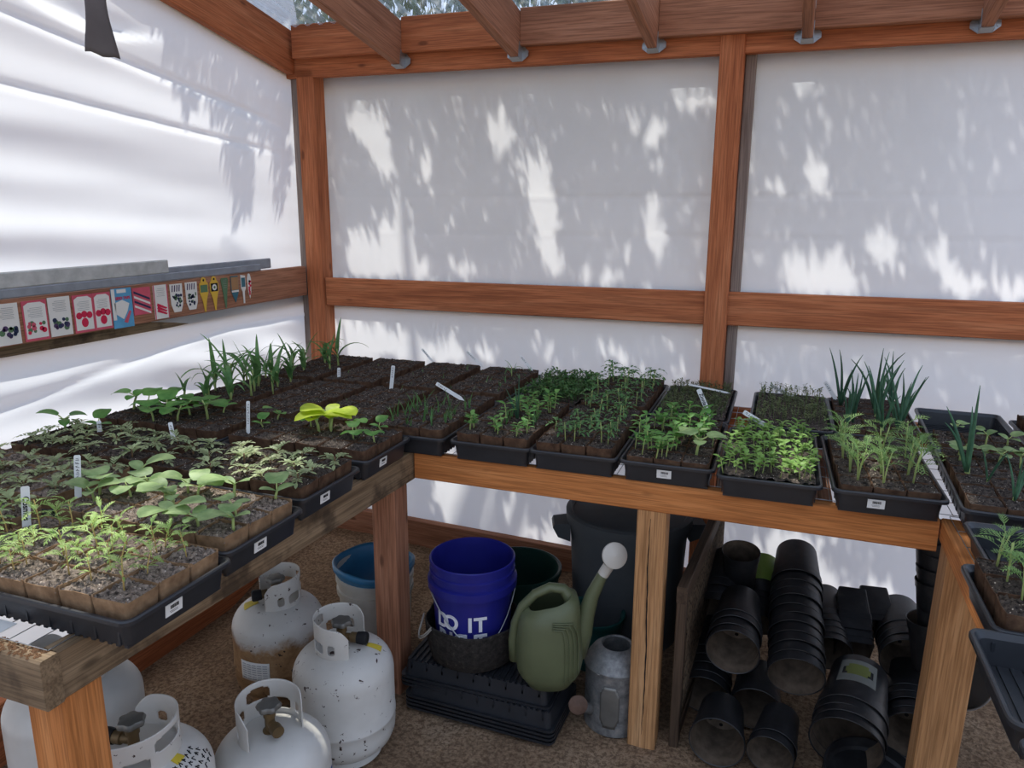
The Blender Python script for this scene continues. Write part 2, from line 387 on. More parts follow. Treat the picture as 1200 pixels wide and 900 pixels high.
# grey battens lying along the top of the left rail
GREYB = plain('grey weathered batten', srgb(184, 184, 180), .8, .2, var=.15, vs=30)
GREYD = plain('dark grey folded film', srgb(140, 144, 150), .7, .3, var=.15, vs=20)
def batten(name, y0, y1, z0, h, t, x, lab, mat):
    o = board(name, (x, y0, z0(y0)), (x, y1, z0(y1)), h, t, mat); tag(o, lab, 'batten')
zr = lambda y: 1.4095+(-y)*.009*-1
batten('grey_batten', -3.2, -.84, lambda y: zr(y)+.058, .05, .02, -.108, 'grey folded batten lying on the left rail above the seed packets', GREYB)
batten('dark_batten', -.9, -.2, lambda y: zr(y)+.03, .045, .012, -.122, 'dark thin batten strip above the plant tags near the corner', GREYD)
batten('film_roll', -3.2, -.3, lambda y: zr(y)+.018, .03, .012, -.101, 'thin blue-grey strip on top edge of the left rail', GREYD)

# torn black strip hanging from the roof at the upper left
mb = MB()
def strip(a, b):
    z = 2.73-b*.60; tw = .25+.9*math.sin(b*2.6); cx = .10-.035*math.sin(b*5.2)*.6; cy = -1.225+.02*math.sin(b*5.5)
    wd = .062+.02*b+.008*math.sin(b*14)
    return (cx+(a-.5)*wd*math.cos(tw)*.75, cy+(a-.5)*wd*math.cos(tw*.6), z+.004*math.sin(a*9)*(b > .9)+(a-.5)*-.012*(b > .9))
mb.grid(strip, 6, 40)
o = mb.build('plastic_strip', plain('weathered black plastic strip', srgb(104, 102, 104), .7, .2), smooth=True); solidify(o, .004)
tag(o, 'torn dark grey plastic strip hanging from the roof at upper left', 'strip')

# ================================================================== BENCHES
HB = .886
def wire_mesh(x0, x1, y0, y1, z, sx=.05, sy=.1):
    mb = MB(); x = x0
    while x <= x1+1e-6: mb.tube([(x, y0, z), (x, y1, z)], .0011, 4, False); x += sx
    y = y0
    while y <= y1+1e-6: mb.tube([(x0, y, z+.0015), (x1, y, z+.0015)], .0011, 4, False); y += sy
    return mb
bb = thing('potting_bench', 'long back bench with an orange front beam under the tray row', 'bench', (1.8, -1.0, 0))
def bp(name, p0, p1, w, t, mat, par, up=(0, 0, 1)): return board(name, p0, p1, w, t, mat, par, up)
bp('front_beam', (1.03, -.982, .84), (2.575, -1.005, .84), .09, .038, W_ORANGE, bb)
bp('back_beam', (-.09, .02, .838), (2.9, .02, .838), .09, .038, W_RED, bb)
for x in (1.2, 1.75, 2.3): bp('cross_brace', (x, -.96, .838), (x, .0, .838), .089, .038, W_REDD, bb)
tag(bp('leg', (1.825, -.965, -.02), (1.825, -.965, .795), .088, .088, W_PINE, bb, (0, 1, 0)), 'bare pine leg with a long crack')
m_ = wire_mesh(1.06, 2.98, -.99, .03, .8885); 
for i in range(len(m_.v)): m_.v[i] = (m_.v[i][0]-1.8, m_.v[i][1]+1.0, m_.v[i][2])
m_.build('wire_mesh_top', WIRE, bb)
mb = MB(); r4 = random.Random(2)
mb.tube([(1.825+.004*math.sin(z*7)+r4.uniform(-.001, .001)-1.8, -1.0093+1.0, z) for z in [.03+.02*k for k in range(38)]], [.0004+.0016*math.sin(PI*k/37)+.0004*(k % 3) for k in range(38)], 5)
mb.build('crack', INK, bb)
lb = thing('potting_bench', 'left bench with weathered grey beams along the left wall', 'bench', (.5, -1.6, 0))
bp('front_beam', (1.004, -.985, .8365), (.946, -2.262, .8365), .0993, .038, W_GREY, lb)
bp('end_beam', (.968, -2.281, .8365), (-.09, -2.272, .8365), .0993, .038, W_GREY, lb)
bp('back_beam', (-.07, -.02, .8365), (-.07, -2.25, .8365), .09, .036, W_REDD, lb)
for y in (-1.1, -1.5, -1.9): bp('cross_brace', (-.05, y, .835), (.95-.05*(-y-1.0), y, .835), .085, .038, W_DARK, lb)
bp('leg', (.9305, -1.0, -.02), (.9305, -1.0, .787), .09, .09, W_REDD, lb, (0, 1, 0))
bp('leg', (.912, -2.22, -.02), (.912, -2.22, .7865), .086, .095, W_ORANGE, lb, (0, 1, 0))
bp('leg', (.0, -2.2, -.02), (.0, -2.2, .79), .06, .06, W_REDD, lb, (0, 1, 0))
m_ = wire_mesh(-.05, .95, -2.27, -.0, .8885)
for i in range(len(m_.v)): m_.v[i] = (m_.v[i][0]-.5, m_.v[i][1]+1.6, m_.v[i][2])
m_.build('wire_mesh_top', WIRE, lb)
rb = thing('potting_bench', 'right bench with an orange edge beam and bare pine leg', 'bench', (2.8, -1.6, 0))
bp('edge_beam', (2.612, -1.01, .857), (2.575, -2.75, .857), .058, .066, W_ORANGE, rb)
bp('far_beam', (3.12, -.96, .84), (3.12, -2.7, .84), .09, .038, W_REDD, rb)
for y in (-1.4, -2.0, -2.6): bp('cross_brace', (2.63, y, .838), (3.1, y, .838), .088, .038, W_REDD, rb)
tag(bp('leg', (2.622, -1.06, -.02), (2.636, -1.06, .826), .09, .1, W_PINE, rb, (0, 1, 0)), 'bare pine leg with bold grain')
m_ = wire_mesh(2.6, 3.13, -2.7, -1.0, .8885)
for i in range(len(m_.v)): m_.v[i] = (m_.v[i][0]-2.8, m_.v[i][1]+1.6, m_.v[i][2])
m_.build('wire_mesh_top', WIRE, rb)

# ================================================================== TRAYS, POTS, SOIL
def rrect(hx, hy, rad, z, n=4):
    pts = []
    for cx, cy, a0 in ((hx-rad, hy-rad, 0), (-hx+rad, hy-rad, PI/2), (-hx+rad, -hy+rad, PI), (hx-rad, -hy+rad, 3*PI/2)):
        for k in range(n+1):
            a = a0+PI/2*k/n; pts.append((cx+rad*math.cos(a), cy+rad*math.sin(a), z))
    return pts
TL, TW, TH = .54, .278, .062
def tray_mesh(TL=TL, TW=TW, ribs=True):
    mb = MB(); a, b = TL/2, TW/2
    mb.loops([rrect(a-.019, b-.019, .016, .002), rrect(a-.012, b-.012, .018, TH-.008), rrect(a-.012, b-.012, .018, TH-.007),
              rrect(a, b, .022, TH-.010), rrect(a, b, .022, TH-.003), rrect(a-.002, b-.002, .021, TH), rrect(a-.007, b-.007, .019, TH), rrect(a-.010, b-.010, .018, TH-.004),
              rrect(a-.0145, b-.0145, .017, TH-.010), rrect(a-.021, b-.021, .016, .005)])
    if ribs:                                            # ribs across the floor, showing as scallops below
        n = int((TL-.05)/.019)
        for i in range(n):
            x = -a+.03+i*(TL-.06)/(n-1)
            mb.box(x-.0045, x+.0045, -b+.02, b-.02, -.0035, .002); mb.box(x-.003, x+.003, -b+.024, b-.024, .0045, .008)
        for s in (-1, 1):
            for k in range(9): mb.box(-a+.04+k*.0575-.003, -a+.04+k*.0575+.003, s*(b-.0165)-.0012, s*(b-.0165)+.0012, .004, TH-.016)
    return mb
TRAY_ME = tray_mesh().mesh('seedling_tray', BLACK, False); sharp(TRAY_ME, .5)
for p in TRAY_ME.polygons: p.use_smooth = True
STK = MB(); STK.box(-.021, .021, -.0007, .0007, -.0125, .0125); STK_ME = STK.mesh('price_sticker', WHITE)
BAR = MB(); _r = random.Random(3); x = -.009
while x < .011: wd = _r.choice((.0006, .001, .0014)); BAR.box(x, x+wd, -.0012, -.0006, .0005, .008); x += wd+_r.choice((.0007, .0011))
for k in range(2): BAR.box(-.011+k*.002, .009, -.0012, -.0006, -.004-k*.003, -.0034-k*.003)
BAR_ME = BAR.mesh('barcode', INK)
def inst(name, me, parent=None, loc=(0, 0, 0), rot=(0, 0, 0), sc=None):
    o = bpy.data.objects.new(name, me); COL.objects.link(o); o.location = loc; o.rotation_euler = rot
    if parent: o.parent = parent
    if sc: o.scale = sc if isinstance(sc, tuple) else (sc,)*3
    return o
def tray(x, y, rz, label, group=None, z=HB+.005, sticker=None, rot=None):
    """sticker: (side, offset); side 'end' is the local -x face, 'right' the local +x face"""
    o = inst('seedling_tray', TRAY_ME, None, (x, y, z), rot or (0, 0, rz)); tag(o, label, 'tray', group)
    if sticker:
        side, off = sticker
        if side == '+x': loc, r3 = (TL/2-.0125, off, .03), (.10, 0, PI/2)
        elif side == '-x': loc, r3 = (-TL/2+.0125, off, .03), (.10, 0, -PI/2)
        s = inst('price_sticker', STK_ME, o, loc, r3); tag(s, 'white sticker printed with a barcode'); inst('barcode', BAR_ME, s)
    return o

CX, CY, PH = .0825, .0800, .078
def strip_mesh(mat, seed, nx=2, ny=3):
    r = random.Random(seed); mb = MB(); sb = MB()
    for i in range(nx):
        for j in range(ny):
            cx, cy = (i-(nx-1)/2)*CX, (j-(ny-1)/2)*CY
            wob = [r.uniform(-.0035, .003) for _ in range(24)]
            def sq(h, k, z, wv=0, rad=.006):
                pts = rrect(h*CX, k*CY, rad, z, 2); out_ = []
                n = len(pts)
                for q in range(n):
                    p, p2 = pts[q], pts[(q+1) % n]; out_.append((cx+p[0], cy+p[1], p[2]+wv*wob[(2*q) % 24]))
                    mx = ((p[0]+p2[0])/2, (p[1]+p2[1])/2); out_.append((cx+mx[0], cy+mx[1], p[2]+wv*wob[(2*q+1) % 24]))
                return out_
            mb.loops([sq(.432, .432, 0), sq(.437, .437, .002), sq(.488, .488, PH*.8), sq(.4995, .4995, PH, 1), sq(.481, .481, PH, 1), sq(.465, .465, PH-.012)], True, False)
            h = .482
            def sf(a, b):
                x, y = (a-.5)*2*h*CX, (b-.5)*2*h*CY; e = min(a, 1-a, b, 1-b)
                z = PH-.002+.0055*noise.noise(Vector((x*60+i*5, y*60+j*7, seed)))+.0065*noise.noise(Vector((x*150+i*5, y*150+j*7, seed+3)))+.003*r.uniform(-1, 1)
                return (cx+x, cy+y, z-(.005 if e < .02 else .0015 if e < .1 else 0))
            sb.grid(sf, 19, 19)
    return mb.mesh('peat_pot_strip', mat, True), sb
STRIPS = {}
for key, pm, smat in (('dark', PEAT, SOIL), ('tan', PEATD, SOIL_PALE)):
    STRIPS[key] = []
    for s in range(3):
        pme, sb = strip_mesh(pm, 11*s+(5 if key == 'tan' else 0)); sharp(pme, .7); STRIPS[key].append((pme, sb.mesh('soil', smat, True)))
def fill(t, key, label, group, zs=1.0, cells=(0, 1, 2), jitter=.004):
    """three six-cell strips standing in a tray"""
    from mathutils import Euler
    R3 = Euler(t.rotation_euler).to_matrix(); L = Vector(t.location)
    for k in cells:
        pme, sme = rnd.choice(STRIPS[key]); q = R3 @ Vector(((k-1)*CX*2.02, rnd.uniform(-.002, .002), .0085))+L
        o = inst('peat_pot_strip', pme, None, q, (t.rotation_euler[0], t.rotation_euler[1], t.rotation_euler[2]+(PI if rnd.random() < .5 else 0)), (1, 1, zs)); tag(o, label, 'peat pot', group)
        inst('soil', sme, o)
def tpt(t, u, v, h=PH):
    """point on the soil of a tray, u along its length and v across in -1..1"""
    from mathutils import Euler
    return Euler(t.rotation_euler).to_matrix() @ Vector((u*.2475, v*.1195, h))+Vector(t.location)

# ================================================================== SEEDLINGS (stem mesh, leaf mesh) by kind
def g_cosmos(r):
    s, l = MB(), MB(); h = r.uniform(.045, .085); bx, by = r.uniform(-.012, .012), r.uniform(-.012, .012)
    pts = [(0, 0, -.004), (bx*.3, by*.3, h*.5), (bx, by, h)]; s.tube(pts, [.0018, .0016, .0012], 6)
    l.leaf((bx*.3, by*.3, h*.45), r.uniform(0, 6.3), .35, .03, .005, .8, 3); l.leaf((bx*.3, by*.3, h*.45), r.uniform(0, 6.3), .3, .028, .005, .8, 3)
    n = r.randint(7, 10)
    for k in range(n):
        az = k*2.4+r.uniform(-.3, .3); el = r.uniform(.2, 1.2); L = r.uniform(.028, .046); p = Vector((bx, by, h*(.6+.4*k/n)))
        st = 6; d = None
        for q in range(st):
            e = el-.9*q/st; d = Vector((math.cos(az)*math.cos(e), math.sin(az)*math.cos(e), math.sin(e)))
            l.leaf(p, az, e, L/st*1.15, .0022, 0, 1, lambda t: 1)
            p = p+d*L/st
            if q > 0:
                for sg in (-1, 1): l.leaf(p, az+sg*r.uniform(.6, .9), e-.1, L*.42*(1-.1*q), .0034, .35, 2)
        l.leaf(p, az, el-.9, L*.3, .0032, .2, 2)
    return s, l
def g_squash(r, big=1.0, true_leaf=True):
    s, l = MB(), MB(); h = r.uniform(.03, .05)*big; bx, by = r.uniform(-.01, .01), r.uniform(-.01, .01)
    s.tube([(0, 0, -.004), (bx*.4, by*.4, h*.6), (bx, by, h)], [.0034, .003, .0026], 8)
    a0 = r.uniform(0, 6.3)
    rnd_leaf = lambda t: math.sin(PI*min(.999, max(.02, t)))**.55
    for sg in (0, PI): l.leaf((bx, by, h), a0+sg+r.uniform(-.25, .25), r.uniform(.1, .7), r.uniform(.04, .052)*big, .03*big, r.uniform(.5, 1.1), 6, rnd_leaf, .12)
    if true_leaf:
        for q in range(r.randint(1, 2)):
            az = a0+PI/2+q*PI*.9+r.uniform(-.4, .4); e = r.uniform(.5, 1.0); L = .02*big
            tip = (bx+math.cos(az)*math.cos(e)*L, by+math.sin(az)*math.cos(e)*L, h+math.sin(e)*L); s.tube([(bx, by, h), tip], .0016, 6)
            wv = lambda t: (math.sin(PI*min(.999, t*.9+.1))**.5)*(1+.1*math.sin(t*25))
            l.leaf(tip, az, e-.3, r.uniform(.045, .065)*big, r.uniform(.05, .068)*big, .9, 8, wv, .1)
    return s, l
def pinnate(l, r, p, az, el, L, W, droop, pairs, w0):
    p = Vector(p); st = pairs+1
    for q in range(st):
        e = el-droop*q/st; d = Vector((math.cos(az)*math.cos(e), math.sin(az)*math.cos(e), math.sin(e)))
        l.leaf(p, az, e, L/st*1.1, .0022, 0, 1, lambda t: 1); p = p+d*L/st
        if q < st-1:
            for sg in (-1, 1): l.leaf(p, az+sg*r.uniform(.7, 1.1), e, W*(.75+.25*math.sin(PI*(q+.6)/st)), w0, .4, 3)
    l.leaf(p, az, el-droop, W*1.1, w0*1.15, .3, 3)
def g_fern(r):
    s, l = MB(), MB(); h = r.uniform(.06, .09)
    for st_ in range(2):
        bx, by = r.uniform(-.014, .014), r.uniform(-.014, .014); s.tube([(0, 0, -.004), (bx*.3, by*.3, h*.5), (bx, by, h)], [.0018, .0016, .0011], 6)
        for k in range(7):
            az = k*2.4+r.uniform(-.3, .3); el = r.uniform(.4, 1.2); L = r.uniform(.03, .05); p = Vector((bx, by, 0))*(.5+.07*k)+Vector((0, 0, h*(.45+.55*k/7)))
            for q in range(7):
                e = el-1.0*q/7; d = Vector((math.cos(az)*math.cos(e), math.sin(az)*math.cos(e), math.sin(e))); l.leaf(p, az, e, L/7*1.15, .0018, 0, 1, lambda t: 1); p = p+d*L/7
                if q > 1:
                    for sg in (-1, 1):
                        l.leaf(p, az+sg*.8, e+.1, L*.34*(1.1-.09*q), .0024, .3, 2); l.leaf(p, az+sg*.45, e+.35, L*.26, .0022, .3, 1)
    return s, l
def g_mari(r):
    s, l = MB(), MB(); h = r.uniform(.018, .032); s.tube([(0, 0, -.004), (r.uniform(-.004, .004), 0, h)], [.0022, .0018], 6)
    n = r.randint(5, 7)
    for k in range(n): pinnate(l, r, (0, 0, h*(.5+.5*k/n)), k*2.4+r.uniform(-.3, .3), r.uniform(.15, .9), r.uniform(.026, .04), .017, .8, 3, .0075)
    return s, l
def g_tom(r, hh=1.0):
    s, l = MB(), MB(); h = r.uniform(.045, .075)*hh; bx = r.uniform(-.008, .008); s.tube([(0, 0, -.004), (bx*.5, 0, h*.5), (bx, r.uniform(-.006, .006), h)], [.0018, .0017, .0013], 6)
    for k in range(r.randint(4, 6)): pinnate(l, r, (bx*(.5+.1*k), 0, h*(.55+.09*k)), k*2.3+r.uniform(-.4, .4), r.uniform(.1, .7), r.uniform(.025, .04), .016, 1.0, 2, .0085)
    return s, l
def g_corn(r):
    s, l = MB(), MB(); h = r.uniform(.05, .10); lx = r.uniform(-.01, .01); s.tube([(0, 0, -.004), (lx*.5, 0, h*.5), (lx, 0, h)], [.0038, .0032, .0022], 8)
    a0 = r.uniform(0, 6.3)
    sh = lambda t: (min(1, t*5+.4))*(1-t)**.6+.02
    n = r.randint(3, 5)
    for k in range(n):
        L = r.uniform(.08, .17); l.leaf((lx*k/n, 0, h*(.25+.7*k/n)), a0+k*PI+r.uniform(-.5, .5), r.uniform(1.2, 1.5), L, r.uniform(.014, .022), r.uniform(.2, 2.6), 10, sh, .35, r.uniform(-.9, .9))
    return s, l
def g_blade(r, h0=.05, nb=3, w=.004):
    s, l = MB(), MB(); s.tube([(0, 0, -.004), (0, 0, .008)], .0014, 5)
    for k in range(nb+r.randint(-1, 1)):
        l.leaf((r.uniform(-.002, .002), r.uniform(-.002, .002), .0), r.uniform(0, 6.3), r.uniform(1.15, 1.5), r.uniform(.7, 1.3)*h0, w, r.uniform(.1, .8), 5, lambda t: (1-t)**.5+.05, .3)
    return s, l
def g_onion(r, hh=.16):
    s, l = MB(), MB(); s.tube([(0, 0, -.006), (0, 0, .006), (0, 0, .016)], [.0035, .0045, .004], 8)
    for k in range(r.randint(3, 5)):
        az = r.uniform(0, 6.3); L = hh*r.uniform(.6, 1.2); tl = r.uniform(.05, .42); bend = r.uniform(-.1, .8); pts = []; p = Vector((r.uniform(-.002, .002), r.uniform(-.002, .002), .006))
        for q in range(8):
            a = tl+bend*(q/7)**2; pts.append(p.copy()); p = p+Vector((math.cos(az)*math.sin(a), math.sin(az)*math.sin(a), math.cos(a)))*L/7
        l.tube(pts, [.0036, .0038, .0037, .0034, .003, .0024, .0016, .0005], 8)
    return s, l
def g_broad(r, sc=1.0, pairs=3):
    s, l = MB(), MB(); h = r.uniform(.03, .05)*sc; bx, by = r.uniform(-.008, .008), r.uniform(-.008, .008); s.tube([(0, 0, -.004), (bx, by, h)], [.0017, .0013], 6)
    sh = lambda t: math.sin(PI*min(.999, t*.95+.03))**.75
    for k in range(pairs):
        for sg in (0, PI): l.leaf((bx*(k+1)/pairs, by*(k+1)/pairs, h*(.4+.6*(k+1)/pairs)), k*PI/2+sg+r.uniform(-.3, .3), r.uniform(.1, .8), r.uniform(.018, .03)*sc, r.uniform(.011, .016)*sc, .7, 5, sh, .2)
    return s, l
def variants(fn, smat, lmat, n, seed, **kw):
    out_ = []
    for k in range(n):
        s, l = fn(random.Random(seed*101+k), **kw); out_.append((s.mesh('stem', smat, True), l.mesh('leaves', lmat, True)))
    return out_
V = dict(cosmos=variants(g_cosmos, STEMY, L_COSMOS, 7, 1), squash=variants(g_squash, STEM, L_SQUASH, 6, 2, big=.95), yellow=variants(g_squash, STEM, L_SUNLIT, 3, 3, big=1.05),
         cuke=variants(g_squash, STEM, L_BASIL, 5, 4, big=.9), mari=variants(g_mari, STEMD, L_MARI, 8, 5), tom=variants(g_tom, STEM, L_TOM, 7, 6), corn=variants(g_corn, STEM, L_CORN, 7, 7),
         blade=variants(g_blade, STEM, L_TOM, 6, 8, h0=.055, nb=4, w=.0045), sprout=variants(g_blade, STEM, L_TOM, 4, 9, h0=.028, nb=2, w=.003), onion=variants(g_onion, STEM, L_ONION, 8, 10, hh=.15), onions=variants(g_onion, STEM, L_ONION, 4, 11, hh=.09),
         basil=variants(g_broad, STEM, L_BASIL, 6, 12), fern=variants(g_fern, STEM, L_FERN, 7, 13), bright=variants(g_broad, STEM, L_BRIGHT, 6, 14, sc=1.0, pairs=4))
def seed(kind, name, pos, label, group, sc=1.0, rz=None, cat='seedling', tilt=(0, 0)):
    s, l = rnd.choice(V[kind]); o = inst(name, s, None, pos, (tilt[0], tilt[1], rnd.uniform(0, 6.28) if rz is None else rz), sc); tag(o, label, cat, group); inst('leaves', l, o); return o
def cells(t, kind, name, label, group, us=None, vs=None, prob=1.0, sc=(.8, 1.15), jit=.15, h=PH, per=1, skip=None):
    us = us if us is not None else [(-5+2*k)/6 for k in range(6)]; vs = vs if vs is not None else [-.67, 0, .67]
    for u in us:
        for v in vs:
            for q in range(per):
                if rnd.random() > prob or (skip and skip(u, v)): continue
                seed(kind, name, tpt(t, u+rnd.uniform(-jit, jit)*.6, v+rnd.uniform(-jit, jit)*1.1, h-.002), label, group, rnd.uniform(*sc))
def carpet(t, mat, label, n, hh, sc, u0=-.97, u1=.97, h=.07, pairs=2):
    """uncountable dense seedlings: one object"""
    mb = MB(); r = random.Random(len(bpy.data.objects))
    sh = lambda t: math.sin(PI*min(.999, t*.95+.03))**.75
    for k in range(n):
        u, v = r.uniform(u0, u1), r.uniform(-.98, .98); p = Vector((u*.25, v*.12, h)); z = r.uniform(.5, 1)*hh; q = p+Vector((r.uniform(-.006, .006), r.uniform(-.006, .006), z))
        mb.tube([p, q], .0008, 3, False)
        for a in range(pairs):
            az = r.uniform(0, 6.3)
            for sg in (0, PI): mb.leaf(q-Vector((0, 0, z*.25*a)), az+sg, r.uniform(.1, .9), sc*r.uniform(.7, 1.2), sc*.5, .6, 3, sh, .2)
    o = mb.build('microgreens', mat, None, True, t.location, t.rotation_euler); tag(o, label, 'seedlings', kind='stuff'); return o
def soilbed(t, label, u0=-1, u1=1, h=.062, smat=None):
    mb = MB(); a, b = .25, .121
    mb.grid(lambda p, q: (a*(u0+(u1-u0)*p), b*(2*q-1), h+.006*noise.noise(Vector((p*25, q*12, t.location.x*9)))+.003*rnd.uniform(-1, 1)), 50, 26)
    o = mb.build('soil', smat or SOIL, None, True, t.location, t.rotation_euler); return tag(o, label, 'soil', kind='stuff')
STK2 = {}
def stake(pos, direc, face, s, label, L=.11, W=.015, scribble=0, size=.011):
    """white plant label: pos at the soil, direc up its length, face towards the reader"""
    X = Vector(direc).normalized(); Y = Vector(face); Y = (Y-X*Y.dot(X)).normalized(); Z = X.cross(Y)
    mb = MB(); hw = W/2; t = .0006
    pr = [(-.02, 0), (-.006, -hw*.7), (0, -hw), (L-.003, -hw), (L, -hw*.7), (L, hw*.7), (L-.003, hw), (0, hw), (-.006, hw*.7)]
    k = len(pr); mb.v = [(x, -t, z) for x, z in pr]+[(x, t, z) for x, z in pr]
    mb.f = [tuple(range(k-1, -1, -1)), tuple(range(k, 2*k))]+[(j, (j+1) % k, k+(j+1) % k, k+j) for j in range(k)]
    o = mb.build('plant_label', WHITE); o.matrix_basis = Matrix(((X.x, Y.x, Z.x, pos[0]), (X.y, Y.y, Z.y, pos[1]), (X.z, Y.z, Z.z, pos[2]), (0, 0, 0, 1))); tag(o, label, 'plant label')
    if s: text(o, 'lettering', s, size, (L*.56, t+.0002, 0), (-PI/2, 0, 0) if False else Matrix(((-1, 0, 0), (0, 0, 1), (0, 1, 0))).to_euler(), ext=.0002)
    if scribble:
        q = MB(); r = random.Random(int(pos[0]*1000)); x = L-.008
        for c in range(scribble):
            pts = [(x-r.uniform(0, .004), t+.0003, r.uniform(-hw*.6, hw*.6)) for _ in range(3)]; q.tube(pts, .0006, 4); x -= .0085
            q.tube([(x+.004, t+.0003, -hw*.5), (x+.003, t+.0003, hw*.5)], .0006, 4)
        q.build('lettering', INK, o)
    return o

# ------------------------------------------------------------------ left bench: trays lie across, rows counted from the camera
T = {}
q = PI/2
# nearest tray: cosmos
t = T['r1R'] = tray(.835, -2.095, .0, 'black tray with barcode sticker at the near end of the left bench', sticker=('+x', -.02))
fill(t, 'tan', 'tan peat pots of crumbly soil in the nearest left tray of cosmos', 'pots in the near cosmos tray')
cells(t, 'cosmos', 'cosmos_seedling', 'feathery cosmos seedling in the nearest tray of tan pots on the left bench', 'cosmos seedlings in the nearest left tray', prob=.97, sc=(.75, 1.0), per=1)
cells(t, 'cosmos', 'cosmos_seedling', 'feathery cosmos seedling in the nearest tray of tan pots on the left bench', 'cosmos seedlings in the nearest left tray', prob=.6, sc=(.6, .9), per=1, jit=.28)
t = T['r1L'] = tray(.285, -2.06, .02, 'black tray at the left edge of the photo beside the cosmos tray')
fill(t, 'tan', 'tan peat pots in the leftmost near tray beside the cosmos', 'pots in the leftmost near tray')
cells(t, 'mari', 'marigold_seedling', 'low leafy seedling in the leftmost near tray beside the cosmos tray', 'seedlings in the leftmost near tray', prob=.95, sc=(1.0, 1.4))
# second row: squash
t = T['r2R'] = tray(.81, -1.81, .0, 'black tray of broad-leaved squash with sticker, second from the near end of left bench', sticker=('+x', -.02))
fill(t, 'tan', 'brown peat pots under the squash seedlings in the second left tray', 'pots in the squash tray')
cells(t, 'squash', 'squash_seedling', 'broad-leaved squash seedling in the second tray of the left bench', 'squash seedlings in the second left tray', prob=.9, sc=(.95, 1.25), jit=.2)
t = T['r2L'] = tray(.25, -1.77, .0, 'black tray of small marigolds left of the squash tray')
fill(t, 'tan', 'brown peat pots of marigolds left of the squash tray', 'pots left of the squash tray')
cells(t, 'mari', 'marigold_seedling', 'low grey-green marigold seedling in the tray left of the squash', 'marigolds left of the squash', prob=.9, sc=(.9, 1.2))
t = T['r3R'] = tray(.78, -1.495, -.01, 'black tray of marigolds with sticker, third from the near end of left bench', sticker=('+x', -.03))
fill(t, 'dark', 'brown peat pots of marigolds in the third left tray', 'pots in the third left tray')
cells(t, 'mari', 'marigold_seedling', 'low grey-green marigold seedling in the third tray of the left bench', 'marigolds in the third left tray', prob=.95, sc=(.9, 1.25))
t = T['r3L'] = tray(.22, -1.48, .0, 'black tray of marigolds against the left wall, third row from the near end')
fill(t, 'dark', 'brown peat pots of marigolds by the left wall in the third row', 'pots by the left wall, third row')
cells(t, 'mari', 'marigold_seedling', 'low marigold seedling by the left wall in the third row of trays', 'marigolds by the left wall', prob=.95, sc=(.9, 1.25))
cells(t, 'cuke', 'cucumber_seedling', 'broad-leaved seedling by the left wall behind the marigolds', 'broad seedlings by the left wall, third row', us=[-.85, -.4], vs=[.5], prob=.9, sc=(1.0, 1.3))
t = T['r4R'] = tray(.775, -1.18, .0, 'black tray with the bright yellow-green seedling and sticker, fourth on the left bench', sticker=('+x', -.03))
fill(t, 'dark', 'brown peat pots in the fourth left tray around the yellow-green seedling', 'pots in the fourth left tray')
cells(t, 'cuke', 'cucumber_seedling', 'round-leaved seedling in the fourth tray of the left bench', 'round-leaved seedlings in the fourth left tray', us=[-.83, -.5, -.17, .5, .83], vs=[0, .62], prob=.7, sc=(.8, 1.05))
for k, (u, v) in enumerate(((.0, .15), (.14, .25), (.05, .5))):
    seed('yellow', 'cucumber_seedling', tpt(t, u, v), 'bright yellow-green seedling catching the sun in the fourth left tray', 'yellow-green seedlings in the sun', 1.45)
t = T['r4L'] = tray(.22, -1.165, .0, 'black tray of broad-leaved seedlings against the left wall in front of the corn')
fill(t, 'dark', 'brown peat pots by the left wall in front of the corn', 'pots in front of the corn')
cells(t, 'cuke', 'cucumber_seedling', 'broad-leaved seedling by the left wall in front of the corn', 'broad seedlings in front of the corn', prob=.8, sc=(1.05, 1.45))

# ------------------------------------------------------------------ back bench: two trays deep, columns from the left corner
cols = [.16, .445, .73, 1.015, 1.30, 1.58, 1.862, 2.145, 2.44]
FY, RY = -.768, -.225
def col(i, row, label, dy=0, rz=0, sticker=None, dx=0):
    y = FY if row == 'F' else RY
    t = tray(cols[i]+dx, y+dy, q+rz, label, sticker=sticker); T[('c', i, row)] = t; return t
def pots(t, lab, key='dark', zs=1.0, which=(0, 1, 2)): fill(t, key, 'dark peat pots '+lab, 'pots '+lab, zs, which)
t = col(0, 'F', 'black tray of young corn near the left wall, front of the corner'); pots(t, 'under the front corn')
for (cx_, cy_, sc) in ((.05, -.97, .75), (.10, -.90, 1.0), (.06, -.82, 1.25), (.22, -.92, 1.25), (.15, -.83, 1.55), (.21, -.77, 1.2), (.25, -.84, 1.15), (.10, -.70, 1.3), (.19, -.63, 1.35), (.25, -.68, 1.1), (.10, -.56, 1.2), (.06, -.75, 1.1), (.15, -.97, .9), (.28, -.75, 1.0), (.17, -.70, 1.45), (.05, -.62, 1.25), (.24, -.58, 1.15)):
    seed('corn', 'corn_seedling', (cx_, cy_, t.location.z+PH), 'tall arching corn seedling in the tray along the left wall', 'corn seedlings by the left wall', sc)
t = col(0, 'R', 'black tray of young corn in the far left corner by the post'); pots(t, 'under the corner corn')
cells(t, 'corn', 'corn_seedling', 'tall arching corn seedling in the far corner by the post', 'corn seedlings in the corner', us=[-.83, -.5, -.17, .1], prob=.62, sc=(.95, 1.35))
t = col(1, 'F', 'black tray of bare dark soil right of the front corn tray'); pots(t, 'of bare soil right of the front corn')
cells(t, 'sprout', 'seedling', 'tiny green sprout in bare soil right of the corn', 'sprouts right of the corn', prob=.15)
t = col(1, 'R', 'black tray of bare dark soil in front of the corner post'); pots(t, 'of bare soil in front of the corner post')
cells(t, 'sprout', 'seedling', 'tiny green sprout in bare soil before the corner post', 'sprouts before the corner post', prob=.2)
